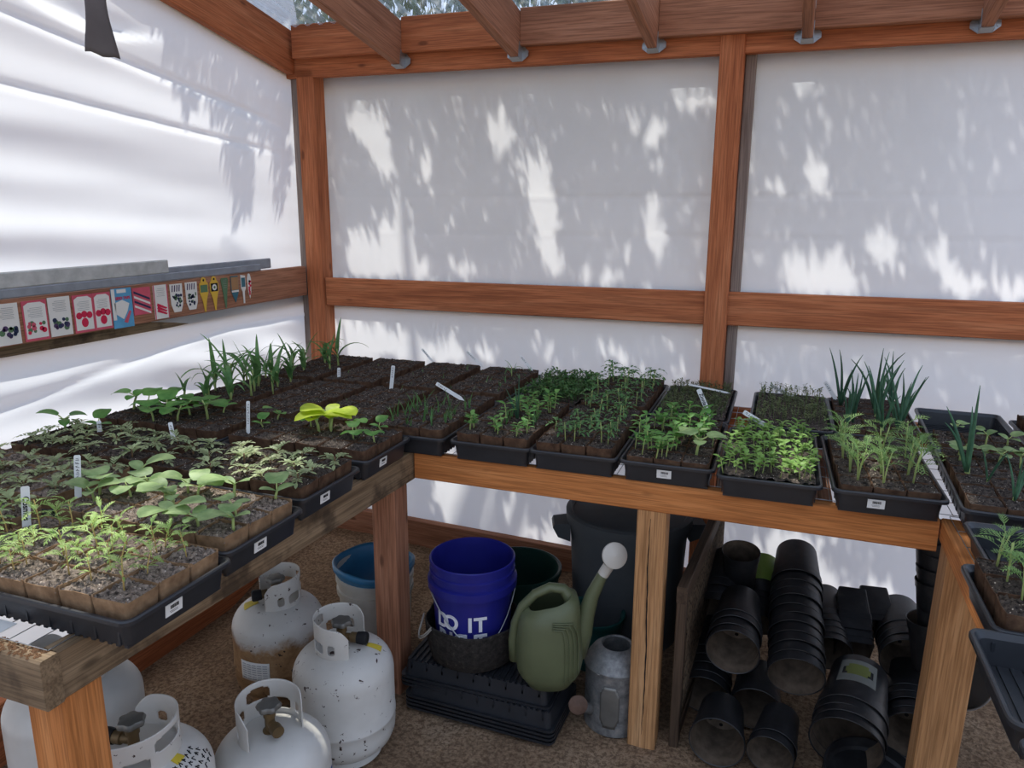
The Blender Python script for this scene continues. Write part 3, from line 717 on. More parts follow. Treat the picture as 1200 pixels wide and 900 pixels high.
t = col(2, 'F', 'black tray of bare soil with an upright white label at its corner'); pots(t, 'of bare soil behind the yellow-green seedlings')
cells(t, 'sprout', 'seedling', 'tiny sprout in bare soil behind the yellow-green seedlings', 'sprouts behind the yellow-green seedlings', prob=.15)
t = col(2, 'R', 'black tray of bare soil at the back film right of the corner post'); pots(t, 'of bare soil at the back film right of the corner')
cells(t, 'sprout', 'seedling', 'tiny sprout at the back film right of the corner post', 'sprouts at the back film', prob=.2)
t = col(3, 'F', 'black tray of upright grassy seedlings at the bend of the two benches'); pots(t, 'of grassy seedlings at the bend')
cells(t, 'blade', 'beet_seedling', 'thin upright grassy seedling in the tray at the bend of the benches', 'grassy seedlings at the bend', us=[-.83, -.6, -.4, -.17, .17], prob=.9, sc=(.9, 1.35), per=2)
t = col(3, 'R', 'black tray of sparse grassy sprouts behind the grassy seedlings'); pots(t, 'of sparse sprouts behind the grassy seedlings')
cells(t, 'sprout', 'seedling', 'short sparse sprout behind the grassy seedlings', 'sparse sprouts behind the grass', prob=.5, per=2, sc=(.9, 1.5))
seed('corn', 'corn_seedling', tpt(t, .35, -.4), 'lone corn-like seedling behind the grassy tray', None, .65)
t = col(4, 'F', 'black ribbed tray with leafy basil pots in front and onions behind', dx=.01); pots(t, 'under the basil and lone onions')
cells(t, 'basil', 'basil_seedling', 'small leafy basil seedling at the front of the tray right of the grassy one', 'basil at the front of the fifth column', us=[-.83, -.65], prob=.95, per=2, sc=(.9, 1.15))
cells(t, 'blade', 'beet_seedling', 'thin grassy seedling behind the small basil', 'grassy seedlings behind the basil', us=[-.4, -.1], vs=[-.67, .1], prob=.8, sc=(.9, 1.3), per=2)
cells(t, 'basil', 'basil_seedling', 'leafy seedling halfway back beside the tall onion', 'leafy seedlings beside the onion', us=[-.2, .1, .4, .7], vs=[-.6, 0], prob=.8, per=2, sc=(1.0, 1.4))
seed('onion', 'onion_seedling', tpt(t, -.1, -.1), 'tall lone onion shoot among the small leafy seedlings', None, .95)
t = col(4, 'R', 'black tray packed with dark green microgreens left of the tomatoes', dx=.01); soilbed(t, 'dark soil under the dense microgreens left of the tomatoes')
carpet(t, L_DARK, 'dense dark green microgreens left of the tomatoes', 420, .035, .018)
t = col(5, 'F', 'plain black tray of tomato seedlings at the front, left of the wide greens tray'); pots(t, 'under the front tomatoes')
cells(t, 'tom', 'tomato_seedling', 'tomato seedling in the front tray of the tomato column', 'front tomato seedlings', prob=.95, sc=(.8, 1.15), per=1)
cells(t, 'tom', 'tomato_seedling', 'tomato seedling in the front tray of the tomato column', 'front tomato seedlings', prob=.4, sc=(.8, 1.1), jit=.3)
t = col(5, 'R', 'black tray of tomato seedlings against the back film left of the post'); pots(t, 'under the rear tomatoes')
cells(t, 'tom', 'tomato_seedling', 'tomato seedling at the back film left of the middle post', 'rear tomato seedlings', prob=.9, sc=(.9, 1.25))
t = col(6, 'F', 'black tray with barcode sticker holding mixed leafy greens and a squash', sticker=('-x', .005)); pots(t, 'under the mixed greens', zs=.82, which=(0, 1, 2))
cells(t, 'basil', 'basil_seedling', 'leafy green seedling in the stickered tray of mixed greens', 'mixed greens', us=[-.83, -.5, -.17, .1, .4, .7], prob=1, per=3, sc=(.9, 1.4), jit=.3, h=.07, skip=lambda u, v: u < -.3 and v < -.3)
seed('squash', 'squash_seedling', tpt(t, -.68, -.62, .066), 'squash seedling with large drooping leaves at the right front of the greens', None, 1.35)
seed('squash', 'squash_seedling', tpt(t, -.2, -.5, .066), 'squash seedling behind the drooping one in the greens tray', None, 1.2)
t = col(6, 'R', 'black tray of dull tiny seedlings with white labels, in front of the post'); soilbed(t, 'dark soil under the dull seedlings before the post')
carpet(t, L_DULL, 'dense tiny dull green seedlings in front of the middle post', 420, .028, .011)
t = col(7, 'F', 'plain black tray full of bright green seedlings', dy=-.035); soilbed(t, 'dark soil under the bright green seedlings')
cells(t, 'bright', 'zinnia_seedling', 'bright green leafy seedling packed in the bright tray of the back bench', 'bright green seedlings', us=[-.95+.19*k for k in range(11)], vs=[-.9, -.6, -.3, 0, .3, .6, .9], prob=.97, jit=.14, h=.064, sc=(.75, 1.1))
t = col(7, 'R', 'black tray of thin dull seedlings behind the bright green ones', dx=.06); soilbed(t, 'dark soil under the thin seedlings behind the bright tray')
carpet(t, L_DULL, 'thin upright seedlings behind the bright green ones', 240, .045, .012)
t = col(8, 'F', 'black tray with barcode sticker and ferny seedlings, right end of the orange beam', dy=-.035, rz=.02, sticker=('-x', .03)); pots(t, 'under the ferny seedlings', zs=.82)
cells(t, 'fern', 'cosmos_seedling', 'ferny upright seedling in the stickered tray at the right end of the beam', 'ferny seedlings', us=[-.75, -.45, -.1, .25], vs=[-.67, .0, .67], prob=.95, sc=(1.2, 1.6), per=1, h=.066)
t = col(8, 'R', 'black tray of tall onions behind the ferny seedlings', dx=.04); pots(t, 'under the tall onions', zs=.82)
cells(t, 'onion', 'onion_seedling', 'tall dark green onion shoot behind the ferny seedlings', 'tall onions', us=[-.85, -.5, -.1, .35], prob=.95, sc=(.95, 1.5), h=.066)
# right corner
t = T['c9F'] = tray(2.744, -.87, q-.045, 'black tray of onions with bare soil in front, right of the ferny tray', z=HB+.012); fill(t, 'dark', 'dark peat pots of onions right of the ferny tray', 'pots right of the ferny tray', .8)
for (u, v, sc) in ((.05, .72, 1.5), (-.15, .38, .72), (-.7, .1, .8), (-.72, -.5, .75), (-.35, -.5, .8)): seed('onion', 'onion_seedling', tpt(t, u, v, .066), 'green onion shoot in the tray right of the ferny seedlings', 'onions right of the ferny tray', sc)
cells(t, 'squash', 'squash_seedling', 'broad grey-green squash leaf behind the right onions', 'squash behind the right onions', us=[.45, .8], vs=[-.6, 0, .6], prob=.9, sc=(.75, 1.0), h=.066)
t = T['c9R'] = tray(2.770, -.318, q-.045, 'partly empty black tray by the back film right of the tall onions', z=HB+.012); fill(t, 'dark', 'dark peat pots at the front of the partly empty tray', 'pots in the partly empty tray', .8, (0,))
cells(t, 'squash', 'squash_seedling', 'broad squash seedling at the front of the partly empty tray', 'squash in the partly empty tray', us=[-.8, -.55], vs=[-.6, 0, .6], prob=.85, sc=(.8, 1.0), h=.066)
t = T['c10'] = tray(3.075, -.36, q, 'black tray at the right edge of the photo by the back film'); pots(t, 'at the right edge by the back film')
cells(t, 'basil', 'basil_seedling', 'dark variegated leafy seedling at the right edge', 'leafy seedlings at the right edge', prob=.9, sc=(1.3, 1.7))
# right bench
t = T['R1'] = tray(2.855, -1.325, .0, 'deep black empty tray nearest the corner of the right bench', z=HB+.004)
t = T['R2'] = tray(2.80, -1.585, .0, 'black tray with ferny seedling on the right bench', z=HB+.006); fill(t, 'dark', 'brown peat pots of the right bench ferny seedlings', 'pots on the right bench', 1.0, (0, 1, 2))
cells(t, 'fern', 'cosmos_seedling', 'ferny seedling leaning over the tray edge on the right bench', 'ferny seedlings on the right bench', us=[-.8, -.55, -.25], vs=[-.5, .0, .6], prob=1, sc=(.9, 1.2))
t = T['R3'] = tray(2.76, -1.86, .0, 'empty black ribbed tray on the right bench at the edge of the photo', z=HB+.004)
t = T['R4'] = tray(2.765, -2.15, .03, 'empty black tray at the bottom right corner of the photo', z=HB+.004)

# ------------------------------------------------------------------ white plant labels
toC = lambda p: (CAM_LOC-Vector(p))
def st(p, d, s, lab, **kw): stake(p, d, toC(p), s, lab, **kw)
st((.60, -2.03, .952), (.0, .1, 1), 'Cosmos', 'white upright plant label lettered Cosmos', L=.115, W=.017, size=.0165)
st((.555, -1.86, .965), (-.05, .15, 1), None, 'white upright plant label with black handwriting behind the Cosmos label', L=.115, W=.015, scribble=8)
st((.575, -1.26, .97), (.02, .08, 1), None, 'thin upright white label in front of the corn', L=.11, W=.011, scribble=8)
st((.40, -1.39, .968), (-.35, .2, 1), None, 'short tilted white label among the sunlit marigolds', L=.06, W=.013, scribble=3)
st((.13, -1.42, .968), (-.2, .2, 1), None, 'small white label among the marigolds by the left wall', L=.045, W=.013, scribble=2)
st((.37, -.42, .97), (.02, .05, 1), None, 'short white label in bare soil in front of the corner post', L=.045, W=.014, scribble=3)
st((.69, -.54, .965), (.08, .1, 1), None, 'upright white label between the bare soil trays', L=.105, W=.015, scribble=5)
st((.60, .02, .985), (-.8, .1, .75), None, 'white label leaning at the corner post', L=.075, W=.01, scribble=5)
st((.86, .0, .985), (-.9, .1, .7), None, 'white label leaning left at the back film behind bare soil', L=.095, W=.011, scribble=6)
st((1.10, .01, .985), (-.8, .1, .8), None, 'white label leaning at the back film behind the grassy sprouts', L=.075, W=.011, scribble=4)
st((1.03, -.62, .985), (-.85, .0, .42), None, 'white label leaning over the grassy seedlings', L=.11, W=.014, scribble=5)
st((1.965, -.16, .985), (-1, .1, .12), None, 'thin white label lying on the dull seedlings before the post', L=.15, W=.007)
st((1.925, -.44, .97), (-.45, .1, .9), 'Zinnia', 'white tilted label lettered Zinnia', L=.09, W=.017, size=.018)
st((2.12, -.56, .975), (-.85, .05, .45), None, 'white tilted label at the left of the bright green tray', L=.08, W=.016, scribble=5)
st((2.21, .01, .955), (-.9, .2, .32), None, 'white label at the back edge of the thin seedlings', L=.09, W=.014, scribble=5)
st((2.37, -.02, .965), (-.6, .1, .85), None, 'white tilted label left of the tall onions', L=.075, W=.015, scribble=4)

# ------------------------------------------------------------------ seed packets and tags pinned along the left rail
RAILX = -.0975
PAPER = plain('matt paper', srgb(226, 222, 214), .7, .15, var=.03)
PINKP = plain('pink card', srgb(206, 92, 108), .7, .15); RASP = plain('raspberry print', srgb(206, 48, 78), .7, .15); PURP = plain('purple print', srgb(84, 66, 98), .7, .15)
GREENP = plain('green print', srgb(96, 124, 92), .7, .15); BLUEP = plain('blue print', srgb(96, 160, 196), .7, .15); YELP = plain('yellow plastic tag', srgb(222, 178, 62), .5, .3)
GREYP = plain('grey print', srgb(150, 150, 150), .7, .15); NAVYP = plain('dark blue print', srgb(52, 58, 84), .7, .15); TEALP = plain('teal print', srgb(66, 110, 122), .7, .15); TANP = plain('tan print', srgb(168, 128, 90), .7, .15)
def packet(name, yc, zc, wd, ht, mat, label, tilt=0, cat='seed packet', outline=None, th=.0022):
    o = thing(name, label, cat, (RAILX+.001, yc, zc-ht/2)); o.rotation_euler = (tilt, 0, 0)
    mb = MB(); ol = outline or [(-wd/2, 0), (wd/2, 0), (wd/2, ht), (-wd/2, ht)]
    n = len(ol); mb.v = [(0, y, z) for y, z in ol]+[(th, y, z) for y, z in ol]
    mb.f = [tuple(range(n-1, -1, -1)), tuple(range(n, 2*n))]+[(j, (j+1) % n, n+(j+1) % n, n+j) for j in range(n)]
    mb.build('envelope' if cat == 'seed packet' else 'tag_body', mat, o); o['th'] = th; return o
def patch(o, name, polys, mat, lift=.0006):
    mb = MB(); x0 = o['th']; 
    for ol in polys:
        k = len(mb.v); n = len(ol); mb.v += [(x0+lift*.3, y, z) for y, z in ol]+[(x0+lift, y, z) for y, z in ol]
        mb.f += [tuple(range(k+n, k+2*n))]+[(k+j, k+(j+1) % n, k+n+(j+1) % n, k+n+j) for j in range(n)]
    return mb.build(name, mat, o)
def disc(y, z, r, n=10, e=1): return [(y+r*math.cos(2*PI*k/n), z+r*e*math.sin(2*PI*k/n)) for k in range(n)]
def rect(y0, y1, z0, z1): return [(y0, z0), (y1, z0), (y1, z1), (y0, z1)]
def lines(o, yc, z0, z1, hw, n): patch(o, 'printed_lines', [rect(yc-hw*(1 if k % 3 else .7), yc+hw*(.9 if k % 2 else 1), z1-(z1-z0)*k/n-.0012, z1-(z1-z0)*k/n) for k in range(n)], GREYP, .0009)
def arch(wd, ht, m, mt): return [(-wd/2+m, m*1.6), (wd/2-m, m*1.6), (wd/2-m, ht-m*3), (wd/4, ht-m*1.2), (-wd/4, ht-m*1.2), (-wd/2+m, ht-m*3)]
zt = lambda y: 1.405-.009*(-y)*1.0
r5 = random.Random(5)
def flowers(o, wd, z0, z1, mats, n=7):
    for mi, m in enumerate(mats):
        patch(o, 'flower_picture', [disc(r5.uniform(-wd*.32, wd*.32), r5.uniform(z0, z1), r5.uniform(.005, .010)) for _ in range(n)], m, .0009+.0003*mi)
def pk(yc, wd, style, label, ht=.128, dz=0):
    z = zt(yc)-ht/2-.006+dz
    if style == 'purple': o = packet('seed_packet', yc, z, wd, ht, PAPER, label); lines(o, 0, ht*.6, ht*.9, wd*.3, 7); flowers(o, wd, ht*.2, ht*.42, [GREENP, PURP, NAVYP], 4)
    if style == 'pink': o = packet('seed_packet', yc, z, wd, ht, PINKP, label); patch(o, 'front_panel', [arch(wd, ht, .005, 0)], PAPER); lines(o, 0, ht*.55, ht*.82, wd*.3, 7); flowers(o, wd, ht*.2, ht*.45, [GREENP, PINKP, RASP], 4)
    if style == 'raspberry': o = packet('seed_packet', yc, z, wd, ht, PINKP, label); patch(o, 'front_panel', [arch(wd, ht, .005, 0)], PAPER); lines(o, 0, ht*.56, ht*.82, wd*.3, 6); patch(o, 'raspberry_picture', [disc((k-1)*wd*.26, ht*.42-abs(k-1)*.004+.008, .012) for k in range(3)]+[disc(0, ht*.26, .0135, 12, 1.2)], RASP, .001)
    return o
pk(-1.505, .075, 'purple', 'white seed packet with dark flowers at the left edge of the photo')
pk(-1.412, .084, 'pink', 'pink-framed seed packet with mixed pink flowers, second from left')
pk(-1.325, .08, 'purple', 'white seed packet with purple flowers between the pink-framed ones', dz=.002)
pk(-1.236, .078, 'raspberry', 'pink-framed raspberry-red packet, left of its twin')
pk(-1.16, .072, 'raspberry', 'pink-framed raspberry-red packet beside the blue packet')
o = packet('seed_packet', -1.075, zt(-1.07)-.07, .088, .142, BLUEP, 'pale blue seed tape packet in the middle of the row'); patch(o, 'pale_panel', [[(-.03, .05), (.0, .03), (.02, .06), (.03, .085), (.0, .1), (-.035, .09)], rect(-.044, -.03, .03, .14), rect(-.02, .02, .125, .138)], PAPER)
patch(o, 'pink_stripe', [[(.0, .02), (.015, .015), (.035, .055), (.028, .06)]], PINKP, .001); text(o, 'lettering', 'SEED TAPE', .0135, (o['th']+.001, .004, .106), (PI/2, 0, PI/2), RASP)
o = packet('seed_packet', -.985, zt(-.98)-.055, .082, .1, PINKP, 'packet with diagonal dark and pink stripes right of the blue packet'); patch(o, 'striped_picture', [[(-.036, .03+.017*k), (.036, .0+.017*k), (.036, .008+.017*k), (-.036, .038+.017*k)] for k in (1, 3)], NAVYP); patch(o, 'striped_picture', [[(-.036, .03+.017*k), (.036, .0+.017*k), (.036, .008+.017*k), (-.036, .038+.017*k)] for k in (0, 2)], PAPER)
o = packet('seed_packet', -.895, zt(-.9)-.068, .07, .128, PAPER, 'white packet with red radishes near its foot'); patch(o, 'pink_border', [rect(-.035, -.03, 0, .128), rect(.03, .035, 0, .128)], PINKP); lines(o, 0, .08, .115, .02, 5); patch(o, 'radish_picture', [[(-.024, .05-.011*k), (.02, .035-.011*k), (.026, .04-.011*k), (-.02, .06-.011*k)] for k in range(3)], RASP, .001)
tagw = [(-.018, 0), (.018, 0), (.03, .03), (.032, .11), (-.032, .11), (-.03, .03)]
for yc, lab in ((-.815, 'white tag with mottled blue foliage picture, left of its twin'), (-.735, 'white tag with mottled blue foliage picture beside the yellow tags')):
    o = packet('plant_tag', yc, zt(yc)-.062, .06, .11, PAPER, lab, cat='plant tag', outline=tagw); patch(o, 'foliage_picture', [disc(r5.uniform(-.022, .022), r5.uniform(.02, .066), r5.uniform(.004, .008), 6) for _ in range(14)], NAVYP); patch(o, 'foliage_picture', [disc(r5.uniform(-.022, .022), r5.uniform(.02, .066), r5.uniform(.003, .005), 6) for _ in range(10)], GREENP, .001); patch(o, 'printed_lines', [[(-.025+.012*k, .08), (-.02+.012*k, .08), (-.016+.012*k, .105), (-.021+.012*k, .105)] for k in range(4)], PURP)
spike = [(-.003, 0), (.003, 0), (.011, .045), (.021, .072), (.024, .075), (.024, .115), (.016, .122), (.012, .135), (.004, .141), (-.004, .141), (-.012, .135), (-.016, .122), (-.024, .115), (-.024, .075), (-.021, .072), (-.011, .045)]
o = packet('plant_tag', -.665, zt(-.66)-.064, .05, .141, YELP, 'yellow spike tag with a green picture', cat='plant tag', outline=spike); patch(o, 'green_picture', [rect(-.02, .02, .08, .11)], GREENP); patch(o, 'hole', [disc(0, .129, .005)], INK)
o = packet('plant_tag', -.605, zt(-.6)-.064, .05, .141, YELP, 'yellow spike tag with a dark square and round flower', cat='plant tag', outline=spike); patch(o, 'dark_picture', [rect(-.02, .02, .078, .112)], INK); patch(o, 'flower_picture', [disc(0, .095, .013)], PAPER, .001); patch(o, 'flower_picture', [disc(0, .095, .006)], GREENP, .0014); patch(o, 'hole', [disc(0, .129, .005)], INK)
thin = [(-.003, 0), (.003, 0), (.01, .05), (.022, .12), (.018, .128), (-.018, .128), (-.022, .12), (-.01, .05)]
o = packet('plant_tag', -.542, zt(-.54)-.07, .044, .128, GREENP, 'dull green pointed tag right of the yellow ones', cat='plant tag', outline=thin); lines(o, 0, .08, .12, .011, 5)
o = packet('plant_tag', -.48, zt(-.48)-.06, .046, .115, TEALP, 'teal and tan pointed tag with a white band', cat='plant tag', outline=[(0, 0), (.017, .035), (.024, .05), (.023, .115), (-.023, .115), (-.024, .05), (-.017, .035)]); patch(o, 'tan_picture', [rect(-.022, .022, .055, .11)], TANP); patch(o, 'white_band', [rect(-.022, .022, .045, .053)], PAPER, .001)
o = packet('plant_tag', -.425, zt(-.42)-.064, .03, .125, PAPER, 'narrow white spike tag with a green picture', cat='plant tag', outline=[(-.004, 0), (.004, 0), (.006, .05), (.015, .066), (.015, .12), (-.015, .125), (-.015, .066), (-.006, .05)]); patch(o, 'green_picture', [rect(-.012, .012, .072, .112)], TEALP)
o = packet('plant_tag', -.385, zt(-.38)-.054, .028, .11, PAPER, 'narrow white tag with pink flowers, last on the right', cat='plant tag', outline=[(0, 0), (.009, .03), (.013, .085), (.006, .107), (0, .11), (-.006, .107), (-.013, .085), (-.009, .03)]); patch(o, 'flower_picture', [disc(r5.uniform(-.006, .006), .02+.009*k, .006, 7) for k in range(7)], RASP); patch(o, 'flower_picture', [disc(0, .075, .006, 7)], INK, .001)

# ================================================================== UNDER THE BENCHES
def rusty(name, amount, low=None):
    m = Mat(name, .42, .45); v = m.coords((1, 1, 1), False); n = m.noise(v, 7, 6, .7)
    c = m.ramp(m.noise(v, 4, 4), [(.3, srgb(188, 184, 176)), (.7, srgb(214, 211, 204))])
    chips = m.mix(1.0, m.ramp(m.noise(v, 42, 3, .6, .4), [(.635, (0, 0, 0)), (.655, (1, 1, 1))]), m.ramp(n, [(.58-amount*.06, (0, 0, 0)), (.61-amount*.06, (1, 1, 1))]), 'MULTIPLY')
    c = m.mix(chips, c, srgb(58, 38, 30))
    if low:
        tc = m.n('ShaderNodeTexCoord'); s = m.n('ShaderNodeSeparateXYZ'); m.l(tc.outputs['Object'], s.inputs[0])
        ad = m.n('ShaderNodeMath', operation='MULTIPLY_ADD'); ad.inputs[1].default_value = -.24; ad.inputs[2].default_value = .12; m.l(n, ad.inputs[0])
        a2 = m.n('ShaderNodeMath', operation='SUBTRACT'); m.l(s.outputs[2], a2.inputs[0]); m.l(ad.outputs[0], a2.inputs[1])
        mr = m.n('ShaderNodeMapRange'); mr.inputs[1].default_value = low; mr.inputs[2].default_value = low-.05; m.l(a2.outputs[0], mr.inputs[0])
        dirt = m.ramp(m.noise(v, 18, 6, .7), [(.3, srgb(118, 84, 52)), (.6, srgb(164, 130, 92)), (.75, srgb(186, 164, 132))])
        c = m.mix(mr.outputs[0], c, dirt)
        c = m.mix(m.ramp(m.noise(v, 48, 3), [(.66, (0, 0, 0)), (.69, (1, 1, 1))]), c, srgb(52, 32, 24))
    m.color(c); return m.m
TANKW = rusty('white tank paint', .3); TANKR = rusty('rust stained white tank paint', .6, .27); TANKC = rusty('chipped white tank paint', 1.9); TANKG = rusty('clean grey white tank paint', -.4)
YSTK = plain('yellow sticker', srgb(206, 182, 60), .6, .3); BLUES = plain('blue sticker', srgb(70, 96, 150), .5, .3)

def tank(x, y, label, mat, face, h=.42, rb=.155, rc=.082, span=250, plug=True, z=-.005, col_h=.115):
    """face: world angle towards which the collar opens"""
    o = thing('propane_tank', label, 'gas tank', (x, y, z), face, 'white gas tanks under the left bench')
    zt_ = h-col_h+.012
    mb = MB(); prof = [(.0001, .02), (rb*.6, .022), (rb*.78, .03), (rb*.92, .05), (rb*.985, .075), (rb, .10), (rb, .128), (rb*1.012, .131), (rb*1.012, .139), (rb, .142)]
    z0 = h-col_h-.075
    prof += [(rb, z0)]
    for k in range(1, 15):
        a = PI/2*k/14; prof.append((max(.0001, rb*math.cos(a)**.62), z0+(h-col_h+.016-z0)*math.sin(a)))
    mb.lathe(prof, 56); mb.build('body', mat, o, auto=.9)
    f = MB(); f.lathe([(rb*.68, .03), (rb*.70, .0), (rb*.72, .0), (rb*.71, .03)], 40); f.build('foot_ring', mat, o, auto=.6)
    c = MB(); sp = math.radians(span); a0 = (2*PI-sp)/2
    zc0 = z0+(h-col_h+.016-z0)*math.sqrt(1-(rc/rb)**(2/.62))-.006; zc1 = h
    def hole(u, v):
        for (cu, cv, hu, hv) in ((.5, .66, .10, .17), (.30, .34, .075, .15), (.70, .34, .075, .15), (.15, .34, .03, .16), (.85, .34, .03, .16)):
            if (abs(u-cu)/hu)**4+(abs(v-cv)/hv)**4 < 1: return True
        return False
    def cf(u, v):
        a = a0+sp*u; e = min(u, 1-u); top = zc1-.014+.014*math.sin(PI*u)-.03*max(0, 1-e/.10)**2
        return (rc*math.cos(a), rc*math.sin(a), zc0+(top-zc0)*v)
    c.grid(cf, 110, 26, hole); co = solidify(c.build('collar', mat, o, smooth=True), .0032)
    v = MB(); zb = zt_-.005
    v.lathe([(.02, zb), (.02, zb+.012), (.013, zb+.014), (.013, zb+.05), (.016, zb+.052), (.016, zb+.066), (.008, zb+.068), (.008, zb+.08)], 16)
    v.tube([(.0, 0, zb+.034), (.028, 0, zb+.034), (.030, 0, zb+.034), (.055, 0, zb+.034)], [.011, .012, .016, .016], 14)
    vo = v.build('valve', BRASS, o, auto=.6)
    w_ = MB(); n = 40
    w_.loops([[(r*math.cos(2*PI*k/n)*(1+.09*math.cos(6*2*PI*k/n)), r*math.sin(2*PI*k/n)*(1+.09*math.cos(6*2*PI*k/n)), zb+zz) for k in range(n)] for r, zz in ((.02, .074), (.029, .076), (.031, .083), (.027, .09), (.014, .092))])
    w_.build('hand_wheel', STEELD, vo, auto=.8)
    if plug:
        p = MB(); p.tube([(.05, 0, zb+.034), (.068, 0, zb+.034), (.078, 0, zb+.034), (.082, 0, zb+.034)], [.018, .02, .0195, .016], 18); p.build('outlet_cap', RUBBER, vo, auto=.6)
    return o
def dome_pt(rb, h, col_h, ang, s, lift=.0012):
    z0 = h-col_h-.075; a = PI/2*s; return Vector(((rb*math.cos(a)**.62+lift)*math.cos(ang), (rb*math.cos(a)**.62+lift)*math.sin(ang), z0+(h-col_h+.016-z0)*math.sin(a)+lift*.6))
def body_patch(o, name, mat, rb, a0, a1, z0, z1, lift=.0014):
    mb = MB(); mb.grid(lambda u, v: ((rb+lift)*math.cos(a0+(a1-a0)*u), (rb+lift)*math.sin(a0+(a1-a0)*u), z0+(z1-z0)*v) and Vector(((rb+lift)*math.cos(a0+(a1-a0)*u), (rb+lift)*math.sin(a0+(a1-a0)*u), z0+(z1-z0)*v)), 14, 4)
    p = mb.build(name, mat, o, smooth=True); solidify(p, .0006, 1); return p
def dome_patch(o, name, mat, rb, h, col_h, a0, a1, s0, s1):
    mb = MB(); mb.grid(lambda u, v: dome_pt(rb, h, col_h, a0+(a1-a0)*u, s0+(s1-s0)*v), 10, 8); p = mb.build(name, mat, o, smooth=True); solidify(p, .0006, 1); return p
VIEW = lambda x, y: math.atan2(CAM_LOC.y-y, CAM_LOC.x-x)
RIGHT = YAW            # world angle that points right in the photograph

# rust stained tank, at the back
x, y = .56, -1.16; a = RIGHT+PI+.45
o = tank(x, y, 'white gas tank with tan rust-stained lower half and yellow sticker', TANKR, a, h=.45)
va = VIEW(x, y)-a
p = body_patch(o, 'paper_label', WHITE, .155, va-.95, va-.25, .125, .195); tag(p, 'faded printed paper label')
mb = MB()
for k in range(7):
    for s in range(5):
        aa = va-.9+s*.125; mb.add([dv for dv in [Vector((.1572*math.cos(aa+t), .1572*math.sin(aa+t), .132+.0085*k+dz)) for t, dz in ((0, 0), (.1, 0), (.1, .0022), (0, .0022))]], [(0, 1, 2, 3)])
mb.build('printed_lines', plain('grey label print', srgb(130, 134, 140), .7, .2), p)
dome_patch(o, 'yellow_sticker', YSTK, .155, .45, .115, -.35, .12, .62, .86)
# chipped tank with brown specks
x, y = .945, -1.345; a = RIGHT-.15
o = tank(x, y, 'white gas tank with scattered brown paint chips beside the corner leg', TANKC, a, h=.465)
dome_patch(o, 'yellow_sticker', YSTK, .155, .465, .115, .05, .3, .55, .8)
# middle front tank
x, y = .955, -1.71; a = VIEW(x, y)+.35
o = tank(x, y, 'plain grey-white gas tank with collar open towards the camera and a blue sticker', TANKG, a, span=235, plug=False, h=.425, rb=.152)
va = VIEW(x, y)-a
p = body_patch(o, 'blue_sticker', BLUES, .152, va+.55, va+1.35, .09, .205); p2 = body_patch(p, 'white_panel', WHITE, .152, va+.5, va+.95, .085, .19, .0022)
# big front-left tank with handwriting
x, y = .79, -1.985; a = RIGHT+PI-.2
o = tank(x, y, 'large white gas tank with black handwriting, beside the near leg of the left bench', TANKW, a, h=.515, rb=.17, rc=.1, col_h=.10, plug=True)
va = VIEW(x, y)-a
ink = MB(); r6 = random.Random(12)
for row, s in ((0, .60), (1, .50), (2, .39), (3, .27)):
    for c in range(9):
        aa = va+.3+c*.115+row*.03
        P = lambda da, ds: dome_pt(.17, .515, .10, aa+da, s+ds, .001)
        ink.tube([P(r6.uniform(0, .03), -.03), P(r6.uniform(0, .05), .035), P(.06, r6.uniform(-.03, .03))], .0014, 4)
        if c % 2: ink.tube([P(0, r6.uniform(-.01, .03)), P(.055, r6.uniform(-.01, .03))], .0014, 4)
ink.build('handwriting', INK, o)
dome_patch(o, 'yellow_sticker', YSTK, .17, .515, .10, va+.75, va+1.0, .62, .76)
# tank half hidden behind the near leg
x, y = .345, -1.785
o = tank(x, y, 'white gas tank half hidden behind the near leg, under the grey beam', TANKG, VIEW(x, y)+2.2, h=.50, rb=.175, rc=.095)

# --- white bucket with blue rim insert
def lerp_prof(pts): return pts
BKW = plain('off white bucket plastic', srgb(206, 202, 190), .45, .4, var=.08); BKB = plain('blue liner plastic', srgb(62, 128, 170), .4, .4); BLUEB = plain('deep blue bucket plastic', srgb(34, 36, 122), .35, .45, var=.08)
def bail(R_, zpiv, ang0, ang1, tiltz, side, name, parent, sag):
    """wire handle hanging: from pivot to pivot, bowing out towards angle `side`"""
    p0 = Vector((R_*math.cos(ang0), R_*math.sin(ang0), zpiv)); p1 = Vector((R_*math.cos(ang1), R_*math.sin(ang1), zpiv)); pts = []
    for k in range(25):
        t = k/24; b = math.sin(PI*t)**.75; c = p0.lerp(p1, t); ou = Vector((math.cos(side), math.sin(side), 0))
        pts.append(c+ou*b*(R_*1.04)+Vector((0, 0, -sag*b)))
    mb = MB(); mb.tube(pts, .0022, 6); return mb.build(name, WIRE, parent, smooth=True)
x, y = .735, -.79
o = thing('bucket', 'white bucket with a bright blue liner behind the corner leg', 'bucket', (x, y, -.005))
mb = MB(); mb.lathe([(.12, 0), (.128, .004), (.14, .24), (.148, .242), (.148, .262), (.142, .264), (.143, .29), (.15, .292), (.15, .31), (.144, .312), (.146, .335), (.143, .335), (.126, .01), (.0001, .01)], 44); mb.build('body', BKW, o, auto=.5)
mb = MB(); n = 48
lp = []
for rr, zz in ((.139, .30), (.15, .325), (.155, .332), (.156, .352), (.150, .356), (.140, .345), (.134, .30), (.122, .17)):
    lp.append([((rr+.016*max(0, math.cos(2*PI*k/n-RIGHT-PI+.3))**12*(zz > .31))*math.cos(2*PI*k/n), (rr+.016*max(0, math.cos(2*PI*k/n-RIGHT-PI+.3))**12*(zz > .31))*math.sin(2*PI*k/n), zz+.008*math.sin(2*PI*k/n*3+1)*(zz > .31)) for k in range(n)])
